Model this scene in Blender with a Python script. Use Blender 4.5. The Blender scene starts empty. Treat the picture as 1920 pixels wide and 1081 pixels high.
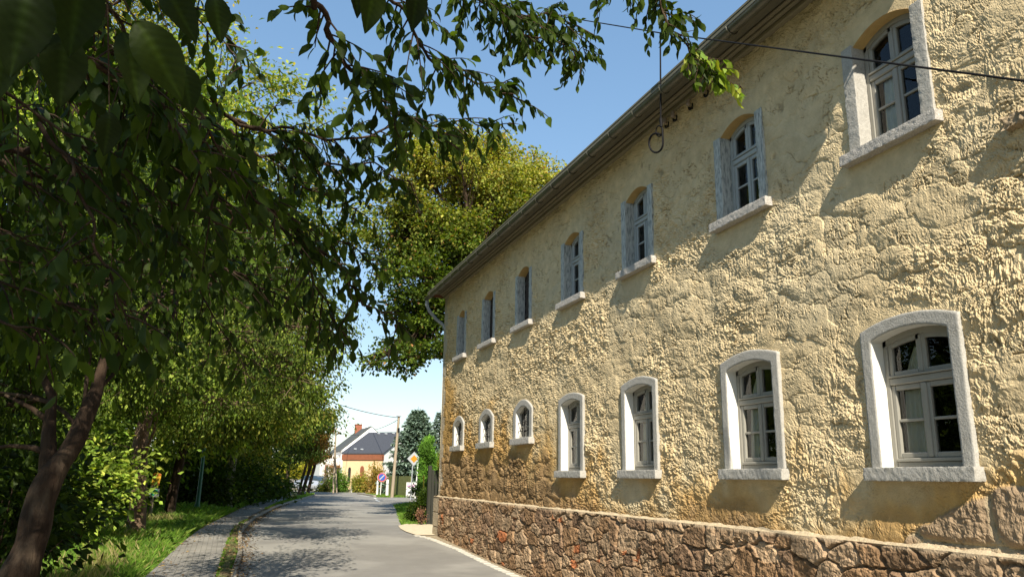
import bpy, math, random
import numpy as np
from mathutils import Matrix, Vector
C = bpy.context.scene.collection
scene = bpy.context.scene
rng = np.random.default_rng(7)
random.seed(7)

# ------------------------------------------------------------------ camera
F_PX, PITCH, YAW, ROLL, CAMZ = 1468.66, 0.237624, 0.334671, 0.0147293, 1.6
PW, PH = 1920.0, 1081.0
_F = np.array([math.sin(YAW)*math.cos(PITCH), math.cos(YAW)*math.cos(PITCH), math.sin(PITCH)])
_r = np.array([math.cos(YAW), -math.sin(YAW), 0.0]); _u = np.cross(_r, _F)
_R = math.cos(ROLL)*_r + math.sin(ROLL)*_u; _U = -math.sin(ROLL)*_r + math.cos(ROLL)*_u
cd = bpy.data.cameras.new("camera"); cam = bpy.data.objects.new("camera", cd); C.objects.link(cam)
cam.matrix_world = Matrix(((_R[0], _U[0], -_F[0], 0), (_R[1], _U[1], -_F[1], 0), (_R[2], _U[2], -_F[2], CAMZ), (0, 0, 0, 1)))
cd.sensor_width = 36; cd.lens = 36*F_PX/PW; cd.clip_start = 0.05; cd.clip_end = 3000
scene.camera = cam

# ------------------------------------------------------------------ sky, sun, exposure
SUN = np.array([1.0, 4.1, -3.4]); SUN /= np.linalg.norm(SUN)
EL = math.asin(-SUN[2]); AZ = math.atan2(-SUN[0], -SUN[1])
w = bpy.data.worlds.new("World"); scene.world = w; w.use_nodes = True
nt = w.node_tree; bg = nt.nodes["Background"]
sky = nt.nodes.new("ShaderNodeTexSky"); sky.sky_type = 'NISHITA'; sky.sun_disc = False
sky.sun_elevation = EL; sky.sun_rotation = AZ; sky.air_density = 1.0; sky.dust_density = 0.3; sky.ozone_density = 1.0; sky.altitude = 200
gm = nt.nodes.new("ShaderNodeGamma"); gm.inputs[1].default_value = 0.56; nt.links.new(sky.outputs[0], gm.inputs[0])
hs = nt.nodes.new("ShaderNodeHueSaturation"); hs.inputs['Saturation'].default_value = 1.5; nt.links.new(gm.outputs[0], hs.inputs['Color'])
nt.links.new(hs.outputs[0], bg.inputs[0]); bg.inputs[1].default_value = 0.20
sl = bpy.data.lights.new("sun", 'SUN'); sl.energy = 5.0; sl.angle = math.radians(0.5); sl.color = (1.0, 0.93, 0.80)
so = bpy.data.objects.new("sun", sl); C.objects.link(so)
so.rotation_euler = Vector(SUN).to_track_quat('-Z', 'Y').to_euler()
scene.view_settings.view_transform = 'Standard'; scene.view_settings.look = 'None'
scene.view_settings.exposure = 0.88; scene.view_settings.gamma = 1
scene.cycles.max_bounces = 6; scene.cycles.transparent_max_bounces = 12
scene.cycles.sample_clamp_indirect = 4

# ------------------------------------------------------------------ helpers
def ray(px, py):
    return _F + _R*(px-PW/2)/F_PX - _U*(py-PH/2)/F_PX
def at(px, py, Y):                     # world point seen at a pixel, at world depth Y
    v = ray(px, py); v = v/v[1]*Y; return np.array([v[0], Y, v[2]+CAMZ])
def atx(px, py, X):
    v = ray(px, py); v = v/v[0]*X; return np.array([X, v[1], v[2]+CAMZ])
def H(y):                              # height of the street surface along its length
    t = np.clip((np.asarray(y, float)-12)/11, 0, 1); return -0.1+0.3*t*t*(3-2*t)
def onground(px, Y, off=0.0):
    p = at(px, 888, Y); return np.array([p[0], Y, float(H(Y))+off])

def _h(ix, iy, s):
    n = (ix.astype(np.int64)*374761393 + iy.astype(np.int64)*668265263 + s*1442695041) & 0xFFFFFFFF
    n = ((n ^ (n >> 13))*1274126177) & 0xFFFFFFFF
    n = ((n ^ (n >> 15))*2246822519) & 0xFFFFFFFF
    return ((n ^ (n >> 16)) & 0xFFFFFF)/float(0xFFFFFF)
def vnoise(x, y, s=0):
    ix = np.floor(x); iy = np.floor(y); fx = x-ix; fy = y-iy
    fx = fx*fx*fx*(fx*(fx*6-15)+10); fy = fy*fy*fy*(fy*(fy*6-15)+10)
    a = _h(ix, iy, s); b = _h(ix+1, iy, s); c = _h(ix, iy+1, s); d = _h(ix+1, iy+1, s)
    return (a*(1-fx)+b*fx)*(1-fy)+(c*(1-fx)+d*fx)*fy*1.0
def fbm(x, y, s=0, o=4, g=0.5):
    r = 0; a = 1; t = 0
    for k in range(o):
        r = r+a*(vnoise(x, y, s+k*17)-0.5); t += a; a *= g; x = x*2.03+5.1; y = y*2.03+3.7
    return r/t*2
def stones(x, y, sx, sy, s=0, jit=0.8):     # irregular stone pattern: (F2-F1, cell id noise, F1)
    X = x/sx; Y = y/sy; row = np.floor(Y); f1 = np.full(x.shape, 9.0); f2 = f1.copy(); cid = np.zeros(x.shape)
    iy0 = np.floor(Y)
    for dy in (-1, 0, 1):
        iy = iy0+dy; off = _h(iy, iy*0, s+5)*1.0
        ix0 = np.floor(X-off)
        for dx in (-1, 0, 1):
            ix = ix0+dx
            cx = ix+0.5+off+(_h(ix, iy, s)-0.5)*jit; cy = iy+0.5+(_h(ix, iy, s+1)-0.5)*jit*0.8
            ddx = np.abs(X-cx); ddy = np.abs(Y-cy)
            d = (ddx**3+ddy**3)**(1/3.)*(0.8+0.5*_h(ix, iy, s+3))
            m = d < f1
            f2 = np.where(m, f1, np.minimum(f2, d)); cid = np.where(m, _h(ix, iy, s+2), cid); f1 = np.where(m, d, f1)
    return f2-f1, cid, f1

def facets(x, y, sx, sy, s=0):              # random flat flakes, each with its own tilt and level
    X = x/sx; Y = y/sy; ix0 = np.floor(X); iy0 = np.floor(Y); f1 = np.full(x.shape, 9.0); hgt = np.zeros(x.shape)
    for dy in (-1, 0, 1):
        for dx in (-1, 0, 1):
            ix = ix0+dx; iy = iy0+dy; ax = X-(ix+_h(ix, iy, s)); ay = Y-(iy+_h(ix, iy, s+1)); d = ax*ax+ay*ay; m = d < f1
            f1 = np.where(m, d, f1); hgt = np.where(m, (_h(ix, iy, s+2)-.5)+ax*(_h(ix, iy, s+3)*1.6-.5)+ay*(_h(ix, iy, s+4)-.5)*1.4, hgt)
    return hgt

class MB:
    def __init__(s): s.v = []; s.f = []; s.n = 0; s.c = []; s.hasc = False
    def add(s, v, f, m=0, c=None):
        v = np.asarray(v, float).reshape(-1, 3); f = np.asarray(f, int)
        if f.size == 0: return
        s.v.append(v); s.f.append((f+s.n, m)); s.n += len(v)
        if c is None: s.c.append(np.ones((len(v), 3)))
        else:
            s.hasc = True; s.c.append(np.broadcast_to(np.asarray(c, float), (len(v), 3)))
    def box(s, x0, x1, y0, y1, z0, z1, m=0, c=None, bev=0.0):
        if bev <= 0:
            v = [(x, y, z) for x in (x0, x1) for y in (y0, y1) for z in (z0, z1)]
            f = [(0, 1, 3, 2), (4, 6, 7, 5), (0, 4, 5, 1), (2, 3, 7, 6), (0, 2, 6, 4), (1, 5, 7, 3)]
            s.add(v, f, m, c); return
        P = []; 
        for zz, e in ((z0, bev), (z0+bev, 0), (z1-bev, 0), (z1, bev)):
            a, b, cc, d = x0+e, x1-e, y0+e, y1-e; k = bev if e == 0 else bev*0.5
            P.append([(a+k, cc, zz), (b-k, cc, zz), (b, cc+k, zz), (b, d-k, zz), (b-k, d, zz), (a+k, d, zz), (a, d-k, zz), (a, cc+k, zz)])
        v = np.array(P).reshape(-1, 3); f = []
        for r in range(3):
            for i in range(8):
                f.append((r*8+i, r*8+(i+1) % 8, (r+1)*8+(i+1) % 8, (r+1)*8+i))
        s.add(v, f, m, c)
        s.add(v, [(0, 7, 6, 5), (0, 5, 4, 1), (1, 4, 3, 2), (24, 25, 26, 27), (24, 27, 28, 31), (31, 28, 29, 30)], m, c)
    def tube(s, pts, rad, k=8, m=0, c=None, cap=True, flat=1.0):
        pts = np.asarray(pts, float); n = len(pts); rad = np.broadcast_to(np.asarray(rad, float), (n,))
        t = np.gradient(pts, axis=0); t /= np.linalg.norm(t, axis=1)[:, None]+1e-12
        ref = np.array([0, 0, 1.0]) if abs(t[0][2]) < 0.9 else np.array([1.0, 0, 0])
        u = np.cross(t[0], ref); u /= np.linalg.norm(u); V = []
        a = np.arange(k)*2*math.pi/k
        for i in range(n):
            u = u-t[i]*(u@t[i]); u /= np.linalg.norm(u)+1e-12; b = np.cross(t[i], u)
            V.append(pts[i]+rad[i]*(np.cos(a)[:, None]*u+np.sin(a)[:, None]*b*flat))
        V = np.concatenate(V); i = np.arange(n-1)[:, None]*k; j = np.arange(k)[None]; j2 = (j+1) % k
        f = np.stack([i+j, i+j2, i+k+j2, i+k+j], -1).reshape(-1, 4)
        s.add(V, f, m, c)
        if cap and k >= 3:
            for base, o in ((0, -1), ((n-1)*k, 1)):
                q = list(range(base, base+k))
                s.add(V, [(q[0], q[x], q[x+1]) if o > 0 else (q[0], q[x+1], q[x]) for x in range(1, k-1)], m, c)
    def poly(s, pts, m=0, c=None):
        n = len(pts); s.add(pts, [tuple(range(n))] if n <= 4 else [(0, i, i+1) for i in range(1, n-1)], m, c)
    def prism(s, outline, ax0, ax1, axis='x', m=0, c=None):   # convex outline in the two other axes
        n = len(outline); V = []
        for a in (ax0, ax1):
            for p, q in outline:
                V.append({'x': (a, p, q), 'y': (p, a, q), 'z': (p, q, a)}[axis])
        f = [(i, (i+1) % n, n+(i+1) % n, n+i) for i in range(n)]
        s.add(V, f, m, c)
        s.add(V, [(0, i, i+1) for i in range(1, n-1)], m, c); s.add(V, [(n, n+i+1, n+i) for i in range(1, n-1)], m, c)
    def build(s, name, mats, parent=None, origin=None, smooth=False):
        if not isinstance(mats, (list, tuple)): mats = [mats]
        me = bpy.data.meshes.new(name); V = np.concatenate(s.v) if s.v else np.zeros((0, 3))
        loops = []; starts = []; mi = []; p = 0
        for f, m in s.f:
            k = f.shape[1]; loops.append(f.ravel()); starts.append(p+np.arange(len(f))*k); p += f.size
            mi.append(np.full(len(f), m) if np.isscalar(m) else np.asarray(m))
        loops = np.concatenate(loops); starts = np.concatenate(starts); mi = np.concatenate(mi)
        base = np.zeros(3)
        q = parent
        if parent is not None: base = np.array(parent['_w'])
        elif origin is not None: base = np.asarray(origin, float)
        me.vertices.add(len(V)); me.vertices.foreach_set('co', (V-base if parent is None else V-np.array(parent['_w'])).ravel())
        me.loops.add(len(loops)); me.loops.foreach_set('vertex_index', loops.astype(np.int32))
        me.polygons.add(len(starts)); me.polygons.foreach_set('loop_start', starts.astype(np.int32))
        for m in mats: me.materials.append(m)
        me.polygons.foreach_set('material_index', mi.astype(np.int32))
        me.polygons.foreach_set('use_smooth', np.full(len(starts), smooth))
        me.update(calc_edges=True); me.validate()
        if s.hasc:
            ca = me.color_attributes.new('Col', 'FLOAT_COLOR', 'POINT'); cc = np.concatenate(s.c)
            ca.data.foreach_set('color', np.concatenate([cc, np.ones((len(cc), 1))], 1).astype(np.float32).ravel())
        o = bpy.data.objects.new(name, me); C.objects.link(o)
        if parent is not None: o.parent = parent
        else: o.location = base
        o['_w'] = [float(x) for x in base]
        return o
def thing(name, label, cat, loc, group=None):
    o = bpy.data.objects.new(name, None); o.empty_display_size = 0.2; C.objects.link(o); o.location = loc
    o['_w'] = [float(x) for x in loc]; o['label'] = label; o['category'] = cat
    if group: o['group'] = group
    return o
def tag(o, label=None, cat=None, group=None, kind=None):
    for k, v in (('label', label), ('category', cat), ('group', group), ('kind', kind)):
        if v: o[k] = v
    return o

# ------------------------------------------------------------------ materials
def mat(name, col=(.5, .5, .5), rough=.7, spec=.3, metal=0, vcol=False, var=0.0, vscale=5, bump=0.0, bscale=40, bdist=.01, stretch=None, trans=0.0, second=None, sscale=2.0, sth=(.45, .6)):
    m = bpy.data.materials.new(name); m.use_nodes = True; t = m.node_tree; N = t.nodes; L = t.links
    b = N['Principled BSDF']; b.inputs['Roughness'].default_value = rough; b.inputs['Metallic'].default_value = metal
    b.inputs['Specular IOR Level'].default_value = spec
    tc = N.new('ShaderNodeTexCoord'); vec = tc.outputs['Object']
    if stretch:
        mp = N.new('ShaderNodeMapping'); mp.inputs['Scale'].default_value = stretch; L.new(vec, mp.inputs[0]); vec = mp.outputs[0]
    if vcol:
        a = N.new('ShaderNodeVertexColor'); a.layer_name = 'Col'; src = a.outputs[0]
    else:
        a = N.new('ShaderNodeRGB'); a.outputs[0].default_value = (*col, 1); src = a.outputs[0]
    if second:
        nz = N.new('ShaderNodeTexNoise'); nz.inputs['Scale'].default_value = sscale; nz.inputs['Detail'].default_value = 8; L.new(vec, nz.inputs[0])
        rp = N.new('ShaderNodeMapRange'); rp.inputs[1].default_value = sth[0]; rp.inputs[2].default_value = sth[1]; L.new(nz.outputs[0], rp.inputs[0])
        mx = N.new('ShaderNodeMix'); mx.data_type = 'RGBA'; L.new(rp.outputs[0], mx.inputs[0]); L.new(src, mx.inputs[6]); mx.inputs[7].default_value = (*second, 1); src = mx.outputs[2]
    if var > 0:
        nz = N.new('ShaderNodeTexNoise'); nz.inputs['Scale'].default_value = vscale; nz.inputs['Detail'].default_value = 6; nz.inputs['Roughness'].default_value = .65; L.new(vec, nz.inputs[0])
        rp = N.new('ShaderNodeMapRange'); rp.inputs[1].default_value = .25; rp.inputs[2].default_value = .75; rp.inputs[3].default_value = 1-var; rp.inputs[4].default_value = 1+var; L.new(nz.outputs[0], rp.inputs[0])
        mx = N.new('ShaderNodeVectorMath'); mx.operation = 'SCALE'; L.new(src, mx.inputs[0]); L.new(rp.outputs[0], mx.inputs[3]); src = mx.outputs[0]
    L.new(src, b.inputs['Base Color'])
    if bump > 0:
        nz = N.new('ShaderNodeTexNoise'); nz.inputs['Scale'].default_value = bscale; nz.inputs['Detail'].default_value = 5; nz.inputs['Roughness'].default_value = .6; L.new(vec, nz.inputs[0])
        bp = N.new('ShaderNodeBump'); bp.inputs['Strength'].default_value = bump; bp.inputs['Distance'].default_value = bdist; L.new(nz.outputs[0], bp.inputs['Height']); L.new(bp.outputs[0], b.inputs['Normal'])
    if trans > 0:
        tr = N.new('ShaderNodeBsdfTranslucent'); sc = N.new('ShaderNodeMix'); sc.data_type = 'RGBA'; sc.blend_type = 'MULTIPLY'; sc.inputs[0].default_value = 1
        L.new(src, sc.inputs[6]); sc.inputs[7].default_value = (1.9, 1.9, .5, 1); L.new(sc.outputs[2], tr.inputs[0])
        ms = N.new('ShaderNodeMixShader'); ms.inputs[0].default_value = trans; L.new(b.outputs[0], ms.inputs[1]); L.new(tr.outputs[0], ms.inputs[2])
        L.new(ms.outputs[0], N['Material Output'].inputs[0])
    return m
def glass_mat(name, tint=(.93, .95, .95), refl=.75):
    m = bpy.data.materials.new(name); m.use_nodes = True; t = m.node_tree; N = t.nodes; L = t.links; N.remove(N['Principled BSDF'])
    tr = N.new('ShaderNodeBsdfTransparent'); tr.inputs[0].default_value = (*tint, 1)
    gl = N.new('ShaderNodeBsdfGlossy'); gl.inputs['Roughness'].default_value = 0.01; gl.inputs[0].default_value = (refl, refl, refl, 1)
    tc = N.new('ShaderNodeTexCoord'); nz = N.new('ShaderNodeTexNoise'); nz.inputs['Scale'].default_value = 2.5; L.new(tc.outputs['Object'], nz.inputs[0])
    bp = N.new('ShaderNodeBump'); bp.inputs['Strength'].default_value = .15; bp.inputs['Distance'].default_value = .02; L.new(nz.outputs[0], bp.inputs['Height']); L.new(bp.outputs[0], gl.inputs['Normal'])
    fr = N.new('ShaderNodeFresnel'); fr.inputs[0].default_value = 1.5
    ms = N.new('ShaderNodeMixShader'); L.new(fr.outputs[0], ms.inputs[0]); L.new(tr.outputs[0], ms.inputs[1]); L.new(gl.outputs[0], ms.inputs[2]); L.new(ms.outputs[0], N['Material Output'].inputs[0])
    return m
M = {}
M['plaster'] = mat('rough_plaster', vcol=True, rough=.95, spec=.1, var=.12, vscale=9, bump=.9, bscale=70, bdist=.012)
M['masonry'] = mat('rubble_masonry', vcol=True, rough=.95, spec=.1, var=.28, vscale=22, bump=.9, bscale=60, bdist=.014)
M['stone'] = mat('window_stone', (.37, .35, .31), rough=.9, spec=.15, var=.22, vscale=60, second=(.33, .31, .27), sscale=9, sth=(.52, .68), bump=.8, bscale=60, bdist=.007)
M['sillstone'] = mat('sill_stone', (.40, .37, .33), rough=.9, spec=.15, var=.5, vscale=70, bump=.9, bscale=80, bdist=.008)
M['whitepaint'] = mat('white_reveal_paint', (.66, .64, .58), rough=.85, spec=.2, var=.05, vscale=12, bump=.3, bscale=50, bdist=.004)
M['oldjamb'] = mat('weathered_jamb', (.44, .45, .42), rough=.9, spec=.1, var=.35, vscale=14, stretch=(3, 3, .6), second=(.24, .26, .25), sscale=16, sth=(.48, .62), bump=.7, bscale=50, bdist=.008)
M['frame'] = mat('window_frame_paint', (.27, .252, .21), rough=.45, spec=.4, var=.06, vscale=8)
M['frameb'] = mat('window_frame_paint_blue', (.33, .345, .33), rough=.45, spec=.4, var=.06, vscale=8)
M['glass'] = glass_mat('window_glass')
M['curtain'] = mat('white_curtain', (.86, .81, .68), rough=.9, spec=.1, var=.08, vscale=3, trans=.25)
M['dark'] = mat('dark_room', (.03, .028, .025), rough=.9, spec=.1, var=.2)
M['shutterwood'] = mat('dark_wood_board', (.055, .045, .038), rough=.9, spec=.1, var=.5, vscale=12, bump=.8, bscale=20, bdist=.01)
M['soffit'] = mat('eave_board', (.15, .135, .09), rough=.8, spec=.2, var=.15, vscale=3, stretch=(1, .2, 1), bump=.3, bscale=20)
M['cornice'] = mat('cornice_paint', (.25, .215, .14), rough=.85, spec=.2, var=.15, vscale=6, bump=.4, bscale=30)
M['zinc'] = mat('aged_zinc_gutter', (.12, .11, .08), rough=.38, spec=.5, metal=.55, var=.25, vscale=6)
M['tile'] = mat('red_clay_tile', (.25, .11, .07), rough=.85, spec=.2, var=.3, vscale=9)
M['iron'] = mat('black_iron', (.01, .009, .009), rough=.7, spec=.15, var=.2)
M['porcelain'] = mat('porcelain', (.35, .28, .24), rough=.25, spec=.5, var=.1)
M['asphalt'] = mat('asphalt', (.20, .187, .165), rough=.9, spec=.2, var=.14, vscale=1.2, second=(.255, .24, .21), sscale=.45, sth=(.45, .56), bump=.35, bscale=120, bdist=.01)
M['paver'] = None
M['grassbase'] = mat('soil_and_grass', (.10, .12, .04), rough=1, spec=.05, var=.45, vscale=3, second=(.15, .11, .06), sscale=1.2, sth=(.45, .62), bump=.6, bscale=15, bdist=.05)
M['grass'] = mat('grass_blades', vcol=True, rough=.6, spec=.2, trans=.35)
M['leaf'] = mat('leaf', vcol=True, rough=.55, spec=.16, trans=.38)
M['needle'] = mat('needle', vcol=True, rough=.7, spec=.2, trans=.1)
M['bark'] = mat('bark', (.045, .029, .019), rough=.95, spec=.1, var=.45, vscale=9, stretch=(1, 1, .35), second=(.085, .06, .04), sscale=7, sth=(.5, .65), bump=1, bscale=25, bdist=.03)
M['barkwarm'] = mat('warm_bark', (.15, .10, .065), rough=.95, spec=.1, var=.4, vscale=9, stretch=(1, 1, .35), bump=1, bscale=25, bdist=.03)
M['barklight'] = mat('light_bark', (.22, .20, .14), rough=.95, spec=.1, var=.35, vscale=10, stretch=(1, 1, .35), bump=.8, bscale=30, bdist=.02)
M['kerb'] = mat('kerb_stone', (.27, .24, .19), rough=.9, spec=.15, var=.25, vscale=6, bump=.6, bscale=40, bdist=.01)
M['sand'] = mat('sandy_gravel', (.56, .47, .33), rough=1, spec=.05, var=.15, vscale=10, bump=.7, bscale=60, bdist=.02)
M['whitewall'] = mat('white_render', (.80, .78, .74), rough=.9, spec=.1, var=.04, vscale=2, bump=.2, bscale=30)
M['orangewall'] = mat('apricot_render', (.62, .45, .26), rough=.9, spec=.1, var=.06, vscale=2, bump=.2, bscale=30)
M['slate'] = mat('slate_roof', (.055, .058, .068), rough=.7, spec=.3, var=.12, vscale=6, bump=.3, bscale=15)
M['slate2'] = mat('old_slate_roof', (.075, .078, .072), rough=.8, spec=.3, var=.2, vscale=6, bump=.3, bscale=15)
M['brown'] = mat('brown_paint', (.22, .08, .04), rough=.7, spec=.2, var=.15)
M['brick'] = mat('chimney_brick', (.28, .10, .06), rough=.9, spec=.1, var=.3, vscale=8)
M['polewood'] = mat('weathered_pole_wood', (.30, .24, .17), rough=.9, spec=.1, var=.25, vscale=8, stretch=(2, 2, .3), bump=.4, bscale=30)
M['white'] = mat('white_paint', (.58, .57, .53), rough=.5, spec=.4, var=.04)
M['black'] = mat('black_rubber', (.02, .02, .02), rough=.7, spec=.3, var=.1)
M['yellow'] = mat('yellow_paint', (.60, .46, .02), rough=.5, spec=.4, var=.08)
M['signwhite'] = mat('sign_white', (.36, .37, .38), rough=.5, spec=.3, var=.04)
M['orangesign'] = mat('sign_amber', (.52, .20, .01), rough=.5, spec=.3, var=.06)
M['red'] = mat('sign_red', (.45, .05, .06), rough=.5, spec=.4, var=.05)
M['blue'] = mat('sign_blue', (.03, .08, .34), rough=.5, spec=.4, var=.05)
M['signback'] = mat('sign_grey', (.30, .32, .34), rough=.5, spec=.4, var=.05)
M['green'] = mat('green_paint', (.01, .12, .07), rough=.4, spec=.5, var=.12)
M['signgreen'] = mat('sign_green', (.01, .33, .17), rough=.5, spec=.4, var=.08)
M['fencegreen'] = mat('olive_fence_boards', (.15, .16, .06), rough=.9, spec=.1, var=.25, vscale=5, stretch=(6, 6, .3))
M['fencegrey'] = mat('grey_fence_boards', (.20, .18, .15), rough=.9, spec=.1, var=.25, vscale=5, stretch=(6, 6, .3))
M['darkwood'] = mat('dark_gate_wood', (.035, .035, .028), rough=.9, spec=.1, var=.3, stretch=(5, 5, .3))
M['carpaint'] = mat('silver_car_paint', (.50, .52, .55), rough=.25, spec=.6, metal=.5, var=.02)
M['carglass'] = mat('car_glass', (.03, .05, .07), rough=.08, spec=.8, var=.05)
M['rim'] = mat('alloy_rim', (.4, .4, .42), rough=.3, spec=.5, metal=.8, var=.05)
M['dry'] = mat('fallen_leaves', vcol=True, rough=.9, spec=.1, var=.2)

def paver_mat():
    m = bpy.data.materials.new('concrete_pavers'); m.use_nodes = True; t = m.node_tree; N = t.nodes; L = t.links; b = N['Principled BSDF']; b.inputs['Roughness'].default_value = .9
    tc = N.new('ShaderNodeTexCoord'); br = N.new('ShaderNodeTexBrick'); L.new(tc.outputs['Object'], br.inputs[0])
    br.inputs['Scale'].default_value = 1; br.inputs['Brick Width'].default_value = .2; br.inputs['Row Height'].default_value = .1; br.inputs['Mortar Size'].default_value = .006
    br.inputs['Color1'].default_value = (.25, .23, .20, 1); br.inputs['Color2'].default_value = (.19, .175, .15, 1); br.inputs['Mortar'].default_value = (.07, .07, .05, 1)
    nz = N.new('ShaderNodeTexNoise'); nz.inputs['Scale'].default_value = 1.6; nz.inputs['Detail'].default_value = 8; L.new(tc.outputs['Object'], nz.inputs[0])
    rp = N.new('ShaderNodeMapRange'); rp.inputs[1].default_value = .3; rp.inputs[2].default_value = .7; rp.inputs[3].default_value = .65; rp.inputs[4].default_value = 1.2; L.new(nz.outputs[0], rp.inputs[0])
    mx = N.new('ShaderNodeVectorMath'); mx.operation = 'SCALE'; L.new(br.outputs[0], mx.inputs[0]); L.new(rp.outputs[0], mx.inputs[3]); L.new(mx.outputs[0], b.inputs['Base Color'])
    bp = N.new('ShaderNodeBump'); bp.inputs['Strength'].default_value = .6; bp.inputs['Distance'].default_value = -.01; L.new(br.outputs['Fac'], bp.inputs['Height']); L.new(bp.outputs[0], b.inputs['Normal'])
    return m
M['paver'] = paver_mat()

# ------------------------------------------------------------------ ground, road, path
def interp(tab, y):
    a = np.array(tab); return np.interp(y, a[:, 0], a[:, 1])
ROAD_L = [(-12, .1), (14.5, .27), (17.2, .40), (21.2, .42), (24, .62), (28.5, .98), (37.9, 2.18), (47.4, 3.86), (57.1, 5.64), (62, 6.2), (66, 6.3), (72, 5.2)]
ROAD_R = [(-12, 4.98), (13.7, 5.0), (17.5, 5.0), (19.8, 4.85), (20.45, 4.63), (22.2, 4.65), (26.6, 5.43), (32.5, 6.55), (41, 8.05), (47, 11)]
PATH_L = [(-12, -1.3), (14.5, -1.12), (18.2, -.88), (25.5, -.30), (37.8, .81), (47.1, 2.11), (54, 3.3)]
PATH_R = [(-12, -.1), (14.5, -.05), (18.1, .05), (23, .27), (32.5, 1.30), (41.3, 2.37), (50.5, 3.80), (54, 4.3)]
def strip(name, ys, xl, xr, off, m, nx=2):
    b = MB(); t = np.linspace(0, 1, nx); X = xl[:, None]*(1-t)+xr[:, None]*t; Y = np.repeat(ys[:, None], nx, 1); Z = H(Y)+off
    i = np.arange(len(ys)-1)[:, None]*nx; j = np.arange(nx-1)[None]
    f = np.stack([i+j, i+j+1, i+nx+j+1, i+nx+j], -1).reshape(-1, 4)
    b.add(np.stack([X, Y, Z], -1).reshape(-1, 3), f); return b
ysn = np.arange(-12, 23.01, .5)
g = MB()
ys = np.concatenate([[-900, -200, -40], np.arange(-12, 24.1, 1.0), [60, 150, 400, 1800]]); xs = np.array([-1500., -300, -80, -30, -12, -6, -3, 0, 3, 6, 12, 30, 80, 300, 1500])
X, Y = np.meshgrid(xs, ys); Z = H(Y)-.05; nx = len(xs)
i = np.arange(len(ys)-1)[:, None]*nx; j = np.arange(nx-1)[None]
g.add(np.stack([X, Y, Z], -1).reshape(-1, 3), np.stack([i+j, i+j+1, i+nx+j+1, i+nx+j], -1).reshape(-1, 4))
tag(g.build('ground', M['grassbase']), kind='structure')
b = strip('road', ysn, interp(ROAD_L, ysn), interp(ROAD_R, ysn), 0, None)
yy = np.concatenate([[23], np.arange(24, 47.1, 1.0)])
b2 = strip('r', yy, interp(ROAD_L, yy), interp(ROAD_R, yy), 0, None)
b.add(b2.v[0], b2.f[0][0])
yy = np.array([47., 50, 53, 56, 57.5, 60, 62, 66, 72, 75]); xl = interp(ROAD_L, yy); xr = np.array([11, 12.5, 14, 15, 9.9, 9.85, 9.9, 10.6, 11.6, 11.8])
for a0, b0, a1, b1, y0, y1 in [(xl[k], xr[k], xl[k+1], xr[k+1], yy[k], yy[k+1]) for k in range(len(yy)-1)]:
    if y0 == 56: b0 = 9.9
    b.add([(a0, y0, .2), (b0, y0, .2), (b1, y1, .2), (a1, y1, .2)], [(0, 1, 2, 3)])
b.add([(12, 48.5, .2), (60, 52, .2), (60, 60, .2), (15, 56, .2)], [(0, 1, 2, 3)])
b.add([(5.2, 72, .2), (5.2, 75, .2), (11.8, 75, .2)], [(0, 2, 1)])
b.add([(5.2, 72, .2), (5.2, 80, .2), (-40, 92, .2), (-40, 80, .2)], [(0, 1, 2, 3)])
b.add([(5.2, 75, .2), (11.8, 75, .2), (10, 78.5, .2), (5.2, 80, .2)], [(0, 1, 2, 3)])
tag(b.build('road', M['asphalt']), kind='structure')
yp = np.concatenate([ysn, np.arange(24, 54.1, 1)])
tag(strip('path', yp, interp(PATH_L, yp), interp(PATH_R, yp), .045, None).build('path', M['paver']), kind='structure')
# verge between path and kerb, gently crowned
b = MB(); nx = 6; t = np.linspace(0, 1, nx); yv = np.concatenate([ysn, np.arange(23.5, 62, .5)])
xl = np.where(yv < 54, interp(PATH_R, yv), interp(PATH_R, yv)+(yv-54)*.22); xr = interp(ROAD_L, yv)-.085; xl = np.minimum(xl, xr-.05)
X = xl[:, None]*(1-t)+xr[:, None]*t; Y = np.repeat(yv[:, None], nx, 1); Z = H(Y)+.04+.05*np.sin(t*math.pi)[None]+.02*fbm(X*3, Y*3, 3)
i = np.arange(len(yv)-1)[:, None]*nx; j = np.arange(nx-1)[None]
b.add(np.stack([X, Y, Z], -1).reshape(-1, 3), np.stack([i+j, i+j+1, i+nx+j+1, i+nx+j], -1).reshape(-1, 4))
tag(b.build('verge', M['grassbase']), kind='structure')
# kerb: one run of stones along the left road edge, a pale gutter of setts along the wall
kb = MB(); y = 6.0
while y < 62:
    L_ = .8; x0 = float(interp(ROAD_L, y)); x1 = float(interp(ROAD_L, y+L_)); z = float(H(y)); z1 = float(H(y+L_)); e = .012*random.random()
    v = []
    for (xx, y_, zz) in ((x0, y+.01, z), (x1, y+L_-.01, z1)):
        v += [(xx-.09, y_, zz-.1), (xx-.09, y_, zz+.09+e), (xx-.015, y_, zz+.09+e), (xx, y_, zz+.075+e), (xx, y_, zz-.1)]
    kb.add(v, [(0, 5, 6, 1), (1, 6, 7, 2), (2, 7, 8, 3), (3, 8, 9, 4)]); kb.add(v, [(0, 1, 2), (0, 2, 3), (0, 3, 4), (5, 7, 6), (5, 8, 7), (5, 9, 8)])
    y += L_
tag(kb.build('kerb', M['kerb']), kind='structure')
gb = MB(); y = 6.0
while y < 20.3:
    xr = float(interp(ROAD_R, y))
    gb.box(xr-.14+random.uniform(-.006, .006), xr+.02, y+.006, y+.224, float(H(y))-.05, float(H(y))+.012+random.uniform(0, .006), bev=.006)
    y += .23
tag(gb.build('gutter_strip', mat('pale_setts', (.46, .43, .36), rough=.9, spec=.1, var=.2, vscale=7, bump=.5, bscale=40)), kind='structure')
yy = np.arange(0, 20.6, .4)
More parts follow.
